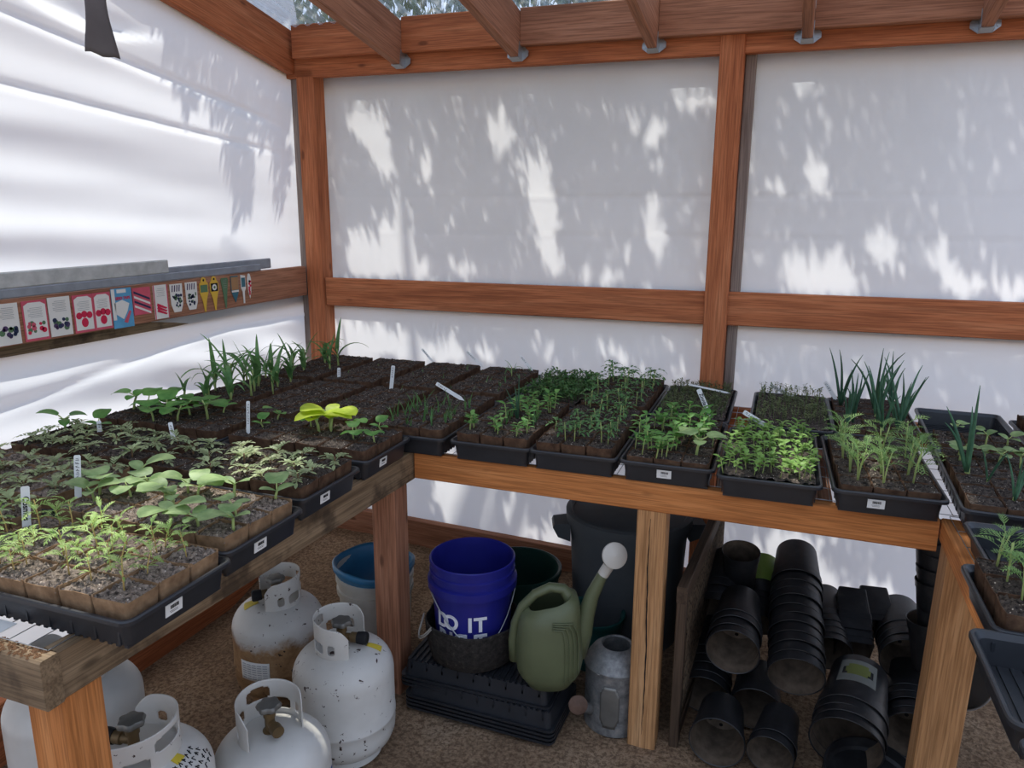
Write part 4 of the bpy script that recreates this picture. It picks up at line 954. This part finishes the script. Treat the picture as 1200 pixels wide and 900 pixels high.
mb.loops(lp, False, True); mb.build('liner', BKB, o, smooth=True)
bail(.152, .27, RIGHT+PI-.1, RIGHT-.1, 0, RIGHT-PI/2, 'handle', o, .16)

# --- stack of upturned black trays on the floor, with pot, bucket and watering can on it
TRY2 = tray_mesh().mesh('upturned tray', BLACK, False); sharp(TRY2, .5)
grp = 'upturned trays on the floor'
for k in range(4):
    o = inst('seedling_tray', TRY2, None, (1.30, -.985, .062+.0145*k), (PI, 0, -.03)); tag(o, 'upturned black tray in the wide lower stack on the dirt floor', 'tray', grp+', lower stack')
for k in range(3):
    o = inst('seedling_tray', TRY2, None, (1.275, -.965, .126+.0145*k+.012), (PI, 0, .0)); tag(o, 'upturned black tray in the upper stack under the watering can', 'tray', grp+', upper stack')
ZT = .126+.029+.012+.0036
def felt():
    m = Mat('dusty black felt', .9, .2); v = m.coords((1, 1, 1)); n = m.noise(v, 60, 6, .75)
    m.color(m.ramp(n, [(.35, srgb(30, 28, 27)), (.6, srgb(56, 52, 48)), (.72, srgb(104, 94, 80))])); m.bump(n, .5, .004); return m.m
px_, py_ = 1.225, -.965
o = tag(thing('fabric_pot', 'wide dusty black felt pot holding the blue bucket', 'pot', (px_, py_, ZT), 0), None)
mb = MB(); n = 48
def fl_(r, z, wv): return [((r+wv*math.sin(5*2*PI*k/n+1)+wv*.6*math.sin(11*2*PI*k/n))*math.cos(2*PI*k/n), (r+wv*math.sin(5*2*PI*k/n+1))*math.sin(2*PI*k/n), z) for k in range(n)]
mb.loops([fl_(.13, 0, .001), fl_(.148, .012, .002), fl_(.158, .06, .002), fl_(.163, .10, .003), fl_(.165, .142, .004), fl_(.16, .146, .004), fl_(.156, .10, .003), fl_(.13, .012, .001)]); mb.build('body', felt(), o, auto=.9)
for sd in (RIGHT+PI+.35, RIGHT-.2):
    mb = MB()
    cx, cy = .163*math.cos(sd), .163*math.sin(sd); tx, ty = -math.sin(sd), math.cos(sd)
    for q_ in (0, .008):
        mb.tube([(cx+tx*s*.05+math.cos(sd)*.03*math.cos(PI/2*s), cy+ty*s*.05+math.sin(sd)*.03*math.cos(PI/2*s), .135-.05*(1-abs(s)**2)+.015-q_) for s in [-1+.2*k for k in range(11)]], .0025, 6)
    mb.build('handle', bpy.data.materials.get('pale handle cord') or plain('pale handle cord', srgb(150, 146, 138), .6, .3), o)
o = thing('bucket', 'deep blue bucket lettered DO IT standing in the black felt pot', 'bucket', (px_-.005, py_+.005, ZT+.013), 0)
RB = .137
mb = MB(); mb.lathe([(.118, 0), (.126, .004), (.136, .225), (.1365, .245), (.152, .247), (.153, .275), (.148, .277), (.1395, .278), (.1405, .300), (.146, .302), (.146, .310), (.141, .312), (.142, .333), (.146, .335), (.1465, .345), (.1425, .3475), (.139, .345), (.122, .012), (.0001, .012)], 56); mb.build('body', BLUEB, o, auto=.5)
bail(.152, .262, RIGHT+PI+.25, RIGHT+.15, 0, RIGHT-PI/2+.2, 'handle', o, .165)
va = VIEW(px_, py_)-.32
def curved_text(parent, name, s, size, zc, rad, ca, mat, step):
    """letters one by one round the wall, joined into one mesh"""
    mb = MB()
    for k, ch in enumerate(s):
        if ch == ' ': continue
        c = bpy.data.curves.new('glyph', 'FONT'); c.body = ch; c.size = size; c.extrude = .0006; c.align_x = 'CENTER'; c.align_y = 'CENTER'; c.offset = .0022
        tmp = bpy.data.objects.new('glyph', c); COL.objects.link(tmp); bpy.context.view_layer.update()
        me = tmp.to_mesh(); off = (k-(len(s)-1)/2)*step
        vs = []
        for v in me.vertices:
            a = ca+(off+v.co.x)/rad; rr = rad+.0012+v.co.z; vs.append((rr*math.cos(a), rr*math.sin(a), zc+v.co.y))
        mb.add(vs, [tuple(p.vertices) for p in me.polygons]); tmp.to_mesh_clear(); bpy.data.objects.remove(tmp); bpy.data.curves.remove(c)
    return mb.build(name, mat, parent)
curved_text(o, 'lettering', 'DO IT', .070, .158, .1345, va, plain('white print', srgb(226, 226, 230), .5, .3, var=.02), .034)
curved_text(o, 'lettering', 'RIGHT', .070, .096, .1325, va, bpy.data.materials['white print'], .034)

# --- green watering can
CANG = plain('sage green plastic', srgb(92, 98, 70), .42, .4, var=.07); CANW = plain('pale grey plastic', srgb(192, 188, 178), .5, .3, var=.04)
wx, wy = 1.518, -1.03
o = thing('watering_can', 'sage green plastic watering can with a pale rose, on the upturned trays', 'watering can', (wx, wy, ZT+.0), RIGHT); CS = 1.17
def ell(cx, cy, rx_, ry_, z, n=40, p=2.6, tx=0):
    out_ = []
    for k in range(n):
        a = 2*PI*k/n; c, s = math.cos(a), math.sin(a)
        out_.append((cx+rx_*math.copysign(abs(c)**(2/p), c), cy+ry_*math.copysign(abs(s)**(2/p), s), z+tx*c))
    return out_
mb = MB()
mb.loops([ell(0, 0, .045, .05, 0), ell(0, 0, .062, .066, .006), ell(0, 0, .088, .082, .045), ell(0, 0, .0935, .086, .075), ell(0, 0, .092, .085, .13), ell(0, 0, .086, .08, .19), ell(.002, 0, .080, .074, .225, tx=.012), ell(.004, -.002, .070, .062, .243, tx=.02),
          ell(.0, -.004, .058, .048, .248, tx=.02), ell(.0, -.004, .054, .044, .242, tx=.02), ell(.0, 0, .07, .065, .20), ell(0, 0, .08, .075, .03)])
mb.build('body', CANG, o, auto=1.0)
mb = MB(); pts = [(.062, .0, .215), (.056, 0, .25), (.035, 0, .278), (.0, 0, .282), (-.04, 0, .262), (-.075, 0, .225), (-.094, 0, .175), (-.1, 0, .12), (-.094, 0, .065)]
mb.tube(pts, [.026, .022, .017, .015, .015, .015, .015, .016, .02], 14, flat=.85); mb.build('handle', CANG, o, smooth=True)
mb = MB(); mb.tube([(.072, 0, .085), (.09, 0, .15), (.1, 0, .2), (.116, .0, .26), (.14, 0, .315), (.152, 0, .337)], [.034, .03, .024, .019, .015, .013], 16); mb.build('spout', CANG, o, smooth=True)
mb = MB(); mb.tube([(.143, 0, .32), (.158, -.002, .348), (.165, -.006, .362)], [.0155, .0155, .02], 14)
Mr = Matrix.Translation((.17, -.012, .382)) @ Vector((.25, -.95, .35)).to_track_quat('Z', 'Y').to_matrix().to_4x4()
mb.lathe([(.014, -.03), (.032, -.006), (.0355, .0), (.0355, .006), (.032, .009), (.0001, .0125)], 28, Mr); ro = mb.build('rose', CANW, o, auto=.7); tag(ro, 'pale grey rose')
mb = MB()                                                   # raised curved ridges at the side
for k in range(4):
    w0 = .036+.012*k; pts = []
    for q_ in range(13):
        tt = q_/12; ax_ = .004+w0*math.sin(PI/2*min(1, tt*1.6)); zz = .20+.006*k-.15*max(0, tt-.35)/.65 if tt > .35 else .20+.006*k-.012*(tt/.35)**2*0
        pts.append((ax_, -.0868*(1-abs(ax_/.095)**2.6)**(1/2.6)*(1-.06*(zz > .17)), zz-.012*tt))
    mb.tube(pts, .0022, 6)
mb.build('ridges', CANG, o, smooth=True)
for ch in list(o.children):
    ch.data.transform(Matrix.Diagonal((CS, CS, CS, 1)))

# --- galvanised watering can
GALV = Mat('weathered galvanised metal', .55, .5); _v = GALV.coords((1, 1, 1)); GALV.b.inputs['Metallic'].default_value = .55
GALV.color(GALV.ramp(GALV.noise(_v, 26, 6, .7), [(.3, srgb(92, 92, 92)), (.55, srgb(136, 136, 134)), (.75, srgb(166, 160, 150))])); GALV = GALV.m
RUST = plain('rusty brown metal', srgb(104, 82, 70), .7, .3, .2, .3, 30)
mx_, my_ = 1.715, -.905
o = thing('watering_can', 'old grey galvanised watering can with domed top beside the pine leg', 'watering can', (mx_, my_, -.015), RIGHT)
mb = MB(); mb.lathe([(.098, 0), (.101, .004), (.1, .012), (.1, .215), (.1035, .218), (.1035, .226), (.1, .229), (.094, .245), (.078, .268), (.056, .285), (.05, .287), (.046, .283), (.05, .26), (.08, .2), (.0001, .19)], 48); mb.build('body', GALV, o, auto=.6)
mb = MB()
mb.grid(lambda u, v: Vector(((.1022)*math.cos(-PI/2-.62+.62*u), .1022*math.sin(-PI/2-.62+.62*u), .035+.15*v)) if True else None, 12, 12, lambda u, v: (abs(u-.5)/.5)**4+(abs(v-.5)/.5)**4 > 1.02)
solidify(mb.build('side_panel', STEELD, o, smooth=True), .002)
mb = MB(); mb.tube([(-.104*math.cos(t), -.104*math.sin(t), .222+.0) for t in [-.9+.1*k for k in range(19)]], .0025, 6); mb.tube([(-.102, -.02, .225), (-.108, -.02, .25), (-.112, -.012, .275), (-.108, 0, .29)], .0025, 6); mb.build('wire_handle', STEELD, o, smooth=True)
mb = MB(); mb.tube([(-.085, -.04, .07), (-.11, -.075, .10), (-.128, -.1, .128)], [.022, .016, .011], 14); sp_ = mb.build('spout', GALV, o, smooth=True)
Mr = Matrix.Translation((-.135, -.118, .14)) @ Vector((.0, -.96, .25)).to_track_quat('Z', 'Y').to_matrix().to_4x4()
mb = MB(); mb.lathe([(.011, -.024), (.027, -.003), (.031, .0), (.031, .005), (.028, .008), (.0001, .012)], 26, Mr); tag(mb.build('rose', RUST, o, auto=.7), 'rusty brown rose')

# --- dark green tubs and the trash can
DKG = plain('dark green tub plastic', srgb(24, 58, 50), .4, .45, var=.1); TEAL = plain('teal green pot plastic', srgb(30, 84, 80), .4, .45, var=.1); CANB = plain('charcoal bin plastic', srgb(84, 88, 90), .55, .3, var=.08)
o = tag(MB().build('tub', None), 'wide dark green tub behind the blue bucket by the sill', 'tub'); bpy.data.objects.remove(o)
mb = MB(); mb.lathe([(.13, 0), (.14, .004), (.168, .265), (.176, .267), (.176, .283), (.170, .285), (.163, .28), (.135, .012), (.0001, .012)], 48)
o = mb.build('tub', DKG, auto=.6, loc=(1.225, -.50, -.005)); tag(o, 'wide dark green tub behind the blue bucket by the sill', 'tub')
mb = MB(); mb.lathe([(.085, 0), (.09, .004), (.112, .19), (.12, .192), (.12, .205), (.115, .207), (.108, .2), (.085, .02), (.0001, .02)], 44)
o = mb.build('plant_pot', TEAL, auto=.6, loc=(1.565, -.60, -.01)); tag(o, 'teal green pot behind the spout of the green watering can', 'pot')
o = thing('trash_can', 'large charcoal grey bin under the back bench behind the pine leg', 'trash can', (1.635, -.335, -.015))
mb = MB(); mb.lathe([(.205, 0), (.21, .005), (.232, .46), (.240, .462), (.241, .49), (.250, .492), (.251, .53), (.244, .535), (.236, .53), (.226, .44), (.205, .015), (.0001, .015)], 56); mb.build('body', CANB, o, auto=.5)
mb = MB(); mb.lathe([(.243, .518), (.243, .536), (.232, .54), (.222, .528), (.21, .53), (.10, .55), (.0001, .555)], 56); mb.build('lid', CANB, o, auto=.5)
for sd in (RIGHT+PI, RIGHT):
    mb = MB(); c = Vector((math.cos(sd), math.sin(sd), 0)); tg = Vector((-math.sin(sd), math.cos(sd), 0))
    pr = [(.236, .49), (.30, .485), (.306, .47), (.285, .43), (.236, .415)]
    mb.loops([[tuple(c*r_+tg*s*.055*(1 if i in (0, 4) else .85)+Vector((0, 0, z_))) for i, (r_, z_) in enumerate(pr)] for s in (-1, 1)]); mb.build('handle', CANB, o)

# --- framed mesh screen leaning on edge
def mesh_mat():
    m = Mat('dirty burlap mesh', .95, .1); v = m.coords((1, 1, 1), False); vo = m.n('ShaderNodeTexVoronoi'); vo.inputs['Scale'].default_value = 70; m.l(v, vo.inputs['Vector'])
    c = m.ramp(m.noise(v, 5, 6), [(.3, srgb(74, 62, 50)), (.7, srgb(112, 96, 78))]); m.color(m.mix(m.ramp(vo.outputs['Distance'], [(.25, (0, 0, 0)), (.5, (1, 1, 1))]), srgb(34, 28, 24)+() if False else srgb(34, 28, 24), c)); m.bump(vo.outputs['Distance'], .6, .003); return m.m
o = thing('mesh_screen', 'old wooden framed mesh screen standing on edge right of the pine leg', 'screen', (1.925, -.955, 0))
dv = Vector((.055, .80, 0))
bp('stile', Vector((1.925, -.955, -.01)), Vector((1.925, -.955, .50)), .055, .03, W_DARK, o, (0, 1, 0)); bp('stile', Vector((1.925, -.955, -.01))+dv, Vector((1.925, -.955, .49))+dv, .055, .03, W_DARK, o, (0, 1, 0))
bp('rail', Vector((1.925, -.985, .525)), Vector((1.9285, -.925, .525))+dv, .055, .032, W_DARK, o); bp('rail', Vector((1.927, -.927, .03)), Vector((1.925, -.983, .03))+dv, .05, .028, W_DARK, o)
mb = MB(); mb.grid(lambda u, v: (.012+.055*u+.004*math.sin(v*3), .03+.76*u, .05+.45*v), 8, 8); solidify(mb.build('mesh', mesh_mat(), o, smooth=True), .003)

# --- black nursery pots
def pot_prof(R_, h): return [(R_*.76, .004), (R_*.79, 0), (R_*.80, .003), (R_*.93, h*.80), (R_*.965, h*.805), (R_*.98, h*.96), (R_*1.0, h*.965), (R_*1.0, h*.995), (R_*.985, h), (R_*.955, h*.99), (R_*.93, h*.8), (R_*.775, .008)]
POTIN = plain('dusty pot inside', srgb(92, 80, 68), .85, .2, var=.35, vs=30)
POT_ME = {}
def pot_mesh(key, R_, h, mat, square=False):
    if key in POT_ME: return POT_ME[key]
    mb = MB()
    if square:
        mb.loops([rrect(r, r, r*.18, z, 3) for r, z in pot_prof(R_, h)])
    else: mb.lathe(pot_prof(R_, h), 40)
    me = mb.mesh('nursery_pot', mat, True); sharp(me, .5); me.materials.append(POTIN)
    for p in me.polygons:
        zz = sum(me.vertices[i].co.z for i in p.vertices)/len(p.vertices); rr = p.center.xy.length
        if (p.normal.xy.dot(p.center.xy) < -1e-6 and zz < h*.985) or (zz > .0075 and zz < .0085 and p.normal.z > .5): p.material_index = 1
    hb = MB()
    for k in range(8): a = 2*PI*k/8; hb.lathe([(.0001, 0), (.0065, 0)], 8, Matrix.Translation((R_*.58*math.cos(a), R_*.58*math.sin(a), .0086)))
    hme = hb.mesh('drain_holes', INK); POT_ME[key] = (me, hme, R_, h); return POT_ME[key]
pot_mesh('std', .085, .165, POTB); pot_mesh('big', .106, .205, POTB); pot_mesh('small', .066, .125, POTB); pot_mesh('sq', .058, .125, POTB, True); pot_mesh('up', .068, .15, POTB)
def stack(key, mouth, end, n, label, group, sp=.036, scale=1.0, roll=0, first_holes=True, jig=.004):
    me, hme, R_, h = POT_ME[key]; m_, e_ = Vector(mouth), Vector(end); ax = (m_-e_).normalized()
    qn = ax.to_track_quat('Z', 'Y')
    r = random.Random(int(abs(m_.x)*1000)); res = []
    for k in range(n):
        c = m_-ax*(h*scale+sp*k)+Vector((r.uniform(-jig, jig), 0, r.uniform(-jig, jig)))*(k > 0)
        o = bpy.data.objects.new('nursery_pot', me); COL.objects.link(o); o.location = c; o.rotation_mode = 'QUATERNION'; o.rotation_quaternion = qn; o.scale = (scale,)*3
        tag(o, label, 'plant pot', group if n > 1 else None); res.append(o)
        if k == 0 and first_holes: inst('drain_holes', hme, o)
    return res
stack('std', (2.081, -.86, .292), (2.091, -.586, .330), 4, 'black nursery pot in the short nested stack lying atop the left pots, mouth to camera', 'short nested stack on the pile')
stack('std', (1.998, -.80, .075), (2.0, -.502, .155), 5, 'black nursery pot in the low nested stack beside the mesh screen', 'low stack beside the screen')
stack('std', (2.012, -.585, .262), (2.03, -.34, .365), 4, 'black nursery pot in the upper stack beside the mesh screen', 'upper stack beside the screen')
stack('std', (2.165, -.83, .083), (2.17, -.60, .12), 1, 'single black pot lying below the short stack, mouth to camera', None)
stack('std', (2.06, -1.03, .078), (2.068, -.7, .082), 1, 'dusty black pot lying on the dirt lowest at the left of the pile', None)
stack('std', (2.215, -1.02, .068), (2.25, -.80, .10), 2, 'dirt-filled dull pot lying on the dirt right of the lowest pot', 'dirt-filled pots on the ground', scale=.83)
stack('std', (2.277, -.84, .235), (2.268, -.323, .425), 11, 'black nursery pot in the tallest leaning stack in the middle of the pile', 'tallest leaning stack', scale=1.04, sp=.038)
s7 = stack('small', (2.156, -.52, .215), (2.155, -.29, .345), 6, 'small dark pot in the thin stack topped by a green pot', 'thin stack topped green', sp=.026)
me, hme, R_, h = POT_ME['small']; gm = me.copy(); gm.materials.clear(); gm.materials.append(plain('lime green pot plastic', srgb(122, 148, 62), .45, .4))
ax = (Vector((2.156, -.52, .215))-Vector((2.155, -.29, .345))).normalized(); o = inst('nursery_pot', gm, None, Vector((2.156, -.52, .215))-ax*(h+.026*6)); o.rotation_mode = 'QUATERNION'; o.rotation_quaternion = ax.to_track_quat('Z', 'Y'); tag(o, 'lime green pot on top of the thin stack', 'plant pot')
stack('small', (2.391, -.60, .20), (2.379, -.31, .275), 6, 'small black pot in the stack right of the tallest stack', 'stack right of the tallest', sp=.03, scale=1.12)
s9 = stack('sq', (2.47, -.55, .20), (2.46, -.33, .34), 5, 'square black pot in the stack with a yellow tag', 'square pots with yellow tag', sp=.024)
s9b = stack('sq', (2.545, -.45, .24), (2.525, -.25, .35), 2, 'square grey pot behind the yellow-tagged square stack', 'square pots behind', sp=.024)
for s_, wh in ((s9, .03), (s9b, .03)):
    mb = MB(); mb.box(-.014, .014, -.0525, -.051, .035, .06); mb.add([(-.014, -.0525, .035), (.014, -.0525, .035), (.0, -.0525, .022)], [(0, 1, 2)]); mb.build('price_tag', YSTK, s_[-1])
stack('std', (2.627, -.60, .225), (2.628, -.314, .27), 4, 'black nursery pot in the upper right stack, base up at the back', 'upper right stack', scale=1.02)
stack('std', (2.622, -.82, .10), (2.645, -.505, .13), 5, 'black nursery pot in the lower right stack beside the right leg', 'lower right stack', scale=1.0)
s11 = stack('big', (2.425, -.96, .118), (2.49, -.62, .20), 4, 'large black pot in the nested stack with the printed label at front right', 'large labelled stack', sp=.03)
me, hme, R_, h = POT_ME['big']; mb = MB()
pp = lambda a, z, l: Vector(((R_*(.80+.16*z/h)+l)*math.cos(a), (R_*(.80+.16*z/h)+l)*math.sin(a), z))
# printed band round the outermost pot's closed end
qv = s11[-1].rotation_quaternion.to_matrix().inverted() @ Vector((-.1, -.45, 1)); ca = math.atan2(qv.y, qv.x)
mb.grid(lambda u, v: pp(ca-.62+1.24*u, .03+.1*v, .0006), 20, 3, lambda u, v: .12 < u < .88 and .3 < v < .7)
lbw = mb.build('printed_label', plain('pale pot print', srgb(112, 114, 108), .6, .3), s11[-1]); solidify(lbw, .0006, 1)
mb = MB(); mb.grid(lambda u, v: pp(ca-.4+.8*u, .05+.05*v, .001), 20, 4, lambda u, v: (abs(u-.5)/.5)**3+(abs(v-.5)/.5)**3 > 1); solidify(mb.build('green_oval', plain('yellow green pot print', srgb(104, 110, 58), .6, .3), s11[-1]), .0006, 1)
o = inst('nursery_pot', POT_ME['up'][0], None, (2.075, -.46, .33)); o.rotation_euler = (.18, .0, 0); tag(o, 'upright empty black pot standing at the back left of the pile, mouth up', 'plant pot'); inst('drain_holes', POT_ME['up'][1], o)
for k in range(7):
    o = inst('nursery_pot', POT_ME['small'][0], None, (2.70-.004*k, -.60+.01*k, .30+.044*k)); o.rotation_euler = (-.05, .06*math.sin(k*2), 0); tag(o, 'small black pot in the upright stack behind the right leg', 'plant pot', 'upright stack behind the right leg')
o = inst('nursery_pot', POT_ME['std'][0], None, (2.705, -.62, .23)); o.rotation_euler = (-.1, -.1, 0); tag(o, 'wider black pot holding up the upright stack behind the right leg', 'plant pot'); inst('drain_holes', POT_ME['std'][1], o)
gm = POT_ME['std'][0].copy(); gm.materials.clear(); gm.materials.append(plain('grey pot plastic', srgb(120, 120, 118), .5, .4)); o = inst('nursery_pot', gm, None, (2.735, -.86, .34)); o.rotation_euler = (.9, -.6, 0); tag(o, 'grey pot whose rim peeks out left of the right leg', 'plant pot')
mb = MB(); mb.lathe(pot_prof(.15, .24), 48); o = mb.build('nursery_pot', POTB, auto=.5, loc=(2.60, -.80, -.02)); o.rotation_euler = (1.35, 0, -.25); o.location = (2.50, -.86, .02); bpy.data.objects.remove(o)
mb = MB(); mb.lathe([(.128, 0), (.128, .012), (.14, .014), (.142, .05), (.136, .052), (.132, .02), (.124, .012)], 48); o = mb.build('saucer', POTB, auto=.6, loc=(2.50, -1.0, .02), rot=(.2, .12, 0)); tag(o, 'wide black saucer rim under the large labelled pot', 'saucer')
mb = MB(); r9 = random.Random(4)
def rock(c, s, seed_):
    mb = MB(); mb.lathe([(max(.0001, math.sin(PI*k/10)), -math.cos(PI*k/10)) for k in range(11)], 16)
    mb.v = [tuple(Vector(c)+Vector((v[0]*s[0], v[1]*s[1], v[2]*s[2]))*(1+.25*noise.noise(Vector(v)*1.3+Vector((seed_, 0, 0))))) for v in mb.v]; return mb
o = rock((0, 0, 0), (.06, .05, .035), 3).build('stone', plain('pinkish stone', srgb(128, 98, 84), .9, .2), smooth=True, loc=(2.335, -1.035, .02)); tag(o, 'pinkish brown stone in front of the large labelled pot', 'stone')

# --- small litter
mb = MB(); r8 = random.Random(21)
for k in range(2600):
    x, y = r8.uniform(.1, 2.9), r8.uniform(-2.2, .0); z = gz(x, y)+.001; s = r8.uniform(.002, .006); a = r8.uniform(0, 6.3); c, d = math.cos(a)*s, math.sin(a)*s
    mb.add([(x-c, y-d, z), (x+d*.6, y-c*.6, z), (x+c, y+d, z+.001), (x-d*.6, y+c*.6, z), (x, y, z+s*.7)], [(0, 1, 4), (1, 2, 4), (2, 3, 4), (3, 0, 4)])
o = mb.build('gravel', plain('wood chips and grit', srgb(126, 100, 78), .9, .2, var=.5, vs=140)); tag(o, 'loose grit and wood chips on the dirt floor', 'grit', kind='stuff')
mb = MB()
for k in range(420):
    x, y = r8.uniform(.55, .95), r8.uniform(-2.298, -2.264); z = .8865; s = r8.uniform(.002, .006); a = r8.uniform(0, 6.3); c, d = math.cos(a)*s, math.sin(a)*s
    mb.add([(x-c, y-d, z), (x+d*.6, y-c*.6, z), (x+c, y+d, z), (x-d*.6, y+c*.6, z), (x, y, z+s*.6)], [(0, 1, 4), (1, 2, 4), (2, 3, 4), (3, 0, 4)])
o = mb.build('bark_crumbs', plain('bark crumbs', srgb(120, 88, 62), .9, .2, var=.6, vs=160)); tag(o, 'bark crumbs spilled on the near end beam of the left bench', 'crumbs', kind='stuff')
mb = MB(); mb.box(.60, .82, -2.262, -2.228, .8915, .893); o = mb.build('plastic_sheet', WHITE); tag(o, 'scrap of white plastic sheet under the near tray', 'plastic scrap')

# ================================================================== THE TREE OUTSIDE, behind the far left corner
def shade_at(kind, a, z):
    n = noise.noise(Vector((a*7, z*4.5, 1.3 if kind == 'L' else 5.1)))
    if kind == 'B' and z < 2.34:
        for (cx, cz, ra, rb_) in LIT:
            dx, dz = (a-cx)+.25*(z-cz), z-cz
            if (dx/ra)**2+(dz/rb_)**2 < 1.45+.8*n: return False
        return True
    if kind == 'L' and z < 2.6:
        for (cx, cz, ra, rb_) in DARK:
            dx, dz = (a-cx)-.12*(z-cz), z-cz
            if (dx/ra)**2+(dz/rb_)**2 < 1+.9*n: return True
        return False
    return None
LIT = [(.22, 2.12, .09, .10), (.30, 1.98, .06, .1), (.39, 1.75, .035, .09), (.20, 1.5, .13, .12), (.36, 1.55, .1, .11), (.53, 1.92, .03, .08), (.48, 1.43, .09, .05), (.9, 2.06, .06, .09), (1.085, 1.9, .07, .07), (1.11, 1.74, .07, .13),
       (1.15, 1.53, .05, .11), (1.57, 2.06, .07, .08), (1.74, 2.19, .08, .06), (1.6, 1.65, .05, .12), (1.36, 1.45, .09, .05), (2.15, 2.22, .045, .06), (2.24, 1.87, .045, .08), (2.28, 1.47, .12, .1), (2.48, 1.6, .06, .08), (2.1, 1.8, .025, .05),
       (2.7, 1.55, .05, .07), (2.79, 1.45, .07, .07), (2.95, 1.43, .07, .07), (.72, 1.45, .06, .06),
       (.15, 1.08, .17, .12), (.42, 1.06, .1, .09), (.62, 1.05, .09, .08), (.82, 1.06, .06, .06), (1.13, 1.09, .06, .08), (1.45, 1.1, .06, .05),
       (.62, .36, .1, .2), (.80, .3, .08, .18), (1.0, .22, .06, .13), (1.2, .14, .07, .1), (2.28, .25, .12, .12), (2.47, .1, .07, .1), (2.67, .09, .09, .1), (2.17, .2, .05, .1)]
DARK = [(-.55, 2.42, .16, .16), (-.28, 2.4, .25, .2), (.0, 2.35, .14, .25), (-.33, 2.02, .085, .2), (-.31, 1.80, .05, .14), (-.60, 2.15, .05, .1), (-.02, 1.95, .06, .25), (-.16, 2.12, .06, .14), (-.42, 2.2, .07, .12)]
E1 = Vector((.8, .6, 0)); E2 = (Vector((0, 0, 1))-SUN_DIR*SUN_DIR.z).normalized()
HOLES = []
for (p, r) in (((.55, -1.15, .95), .07), ((.62, -1.2, .96), .08), ((.85, -1.15, .95), .08), ((.5, -1.45, .95), .12), ((.65, -1.4, .95), .10), ((.85, -1.5, .95), .08), ((.9, -1.75, .95), .14), ((.7, -1.85, .95), .12), ((.9, -2.12, .95), .2), ((.65, -2.12, .95), .2), ((.75, -2.3, .89), .14), ((.45, -2.15, .95), .14), ((.5, -1.75, .95), .08), ((2.15, -.8, .95), .06), ((1.4, -1.6, 0), .1), ((.5, -1.5, 0), .12)):
    p = Vector(p); HOLES.append((p.dot(E1), p.dot(E2), r))
tr = thing('shade_tree', 'feathery leafed tree outside beyond the far left corner, shading the white walls', 'tree', (-1.9, 3.0, -.09))
mb = MB(); r7 = random.Random(99); nl = 0
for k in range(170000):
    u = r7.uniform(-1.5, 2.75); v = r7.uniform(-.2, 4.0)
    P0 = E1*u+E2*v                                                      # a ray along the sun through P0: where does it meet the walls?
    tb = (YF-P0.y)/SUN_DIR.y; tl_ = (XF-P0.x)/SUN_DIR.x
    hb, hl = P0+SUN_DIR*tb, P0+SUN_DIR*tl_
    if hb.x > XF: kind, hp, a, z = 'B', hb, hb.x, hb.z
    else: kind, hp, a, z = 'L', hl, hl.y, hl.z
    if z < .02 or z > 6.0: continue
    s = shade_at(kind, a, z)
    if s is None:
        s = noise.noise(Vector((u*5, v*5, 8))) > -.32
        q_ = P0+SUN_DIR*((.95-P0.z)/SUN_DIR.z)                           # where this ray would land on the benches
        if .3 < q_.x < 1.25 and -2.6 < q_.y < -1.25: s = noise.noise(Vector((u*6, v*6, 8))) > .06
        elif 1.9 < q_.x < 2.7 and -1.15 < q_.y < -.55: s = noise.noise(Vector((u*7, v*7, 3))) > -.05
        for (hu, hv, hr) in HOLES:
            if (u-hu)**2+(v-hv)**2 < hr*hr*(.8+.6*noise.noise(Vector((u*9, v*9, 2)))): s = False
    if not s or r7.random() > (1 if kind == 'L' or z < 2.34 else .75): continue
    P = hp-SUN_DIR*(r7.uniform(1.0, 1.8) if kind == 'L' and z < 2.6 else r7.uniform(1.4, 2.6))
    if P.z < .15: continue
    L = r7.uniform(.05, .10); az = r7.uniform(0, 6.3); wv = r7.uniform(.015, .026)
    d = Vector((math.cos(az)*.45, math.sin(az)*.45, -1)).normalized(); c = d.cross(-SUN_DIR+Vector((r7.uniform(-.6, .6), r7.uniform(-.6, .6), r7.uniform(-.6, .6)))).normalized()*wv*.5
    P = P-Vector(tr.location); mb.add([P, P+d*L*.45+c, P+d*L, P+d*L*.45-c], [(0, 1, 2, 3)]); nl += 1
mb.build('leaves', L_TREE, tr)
BARK = wood('tree bark', srgb(70, 58, 48), srgb(96, 82, 68), srgb(120, 104, 88))
mb = MB(); mb.tube([(0, 0, 0), (.05, -.05, 1.2), (.2, -.2, 2.4), (.5, -.4, 3.6), (.8, -.5, 4.8), (1.2, -.6, 5.8)], [.16, .13, .11, .09, .06, .03], 14); tk = mb.build('trunk', BARK, tr, smooth=True)
mb = MB()
for k in range(16):
    z = r7.uniform(1.6, 5.2); b = Vector((.15*z-.1, -.1*z, z)); e = Vector((r7.uniform(.4, 4.2), r7.uniform(-2.6, -.6), z+r7.uniform(-.6, 1.3)))
    m_ = b.lerp(e, .5)+Vector((0, 0, r7.uniform(.1, .4))); mb.tube([b, b.lerp(m_, .5)+Vector((0, 0, .1)), m_, m_.lerp(e, .6)+Vector((0, 0, .05)), e], [.03, .024, .017, .011, .005], 7)
mb.build('branches', BARK, tr, smooth=True)
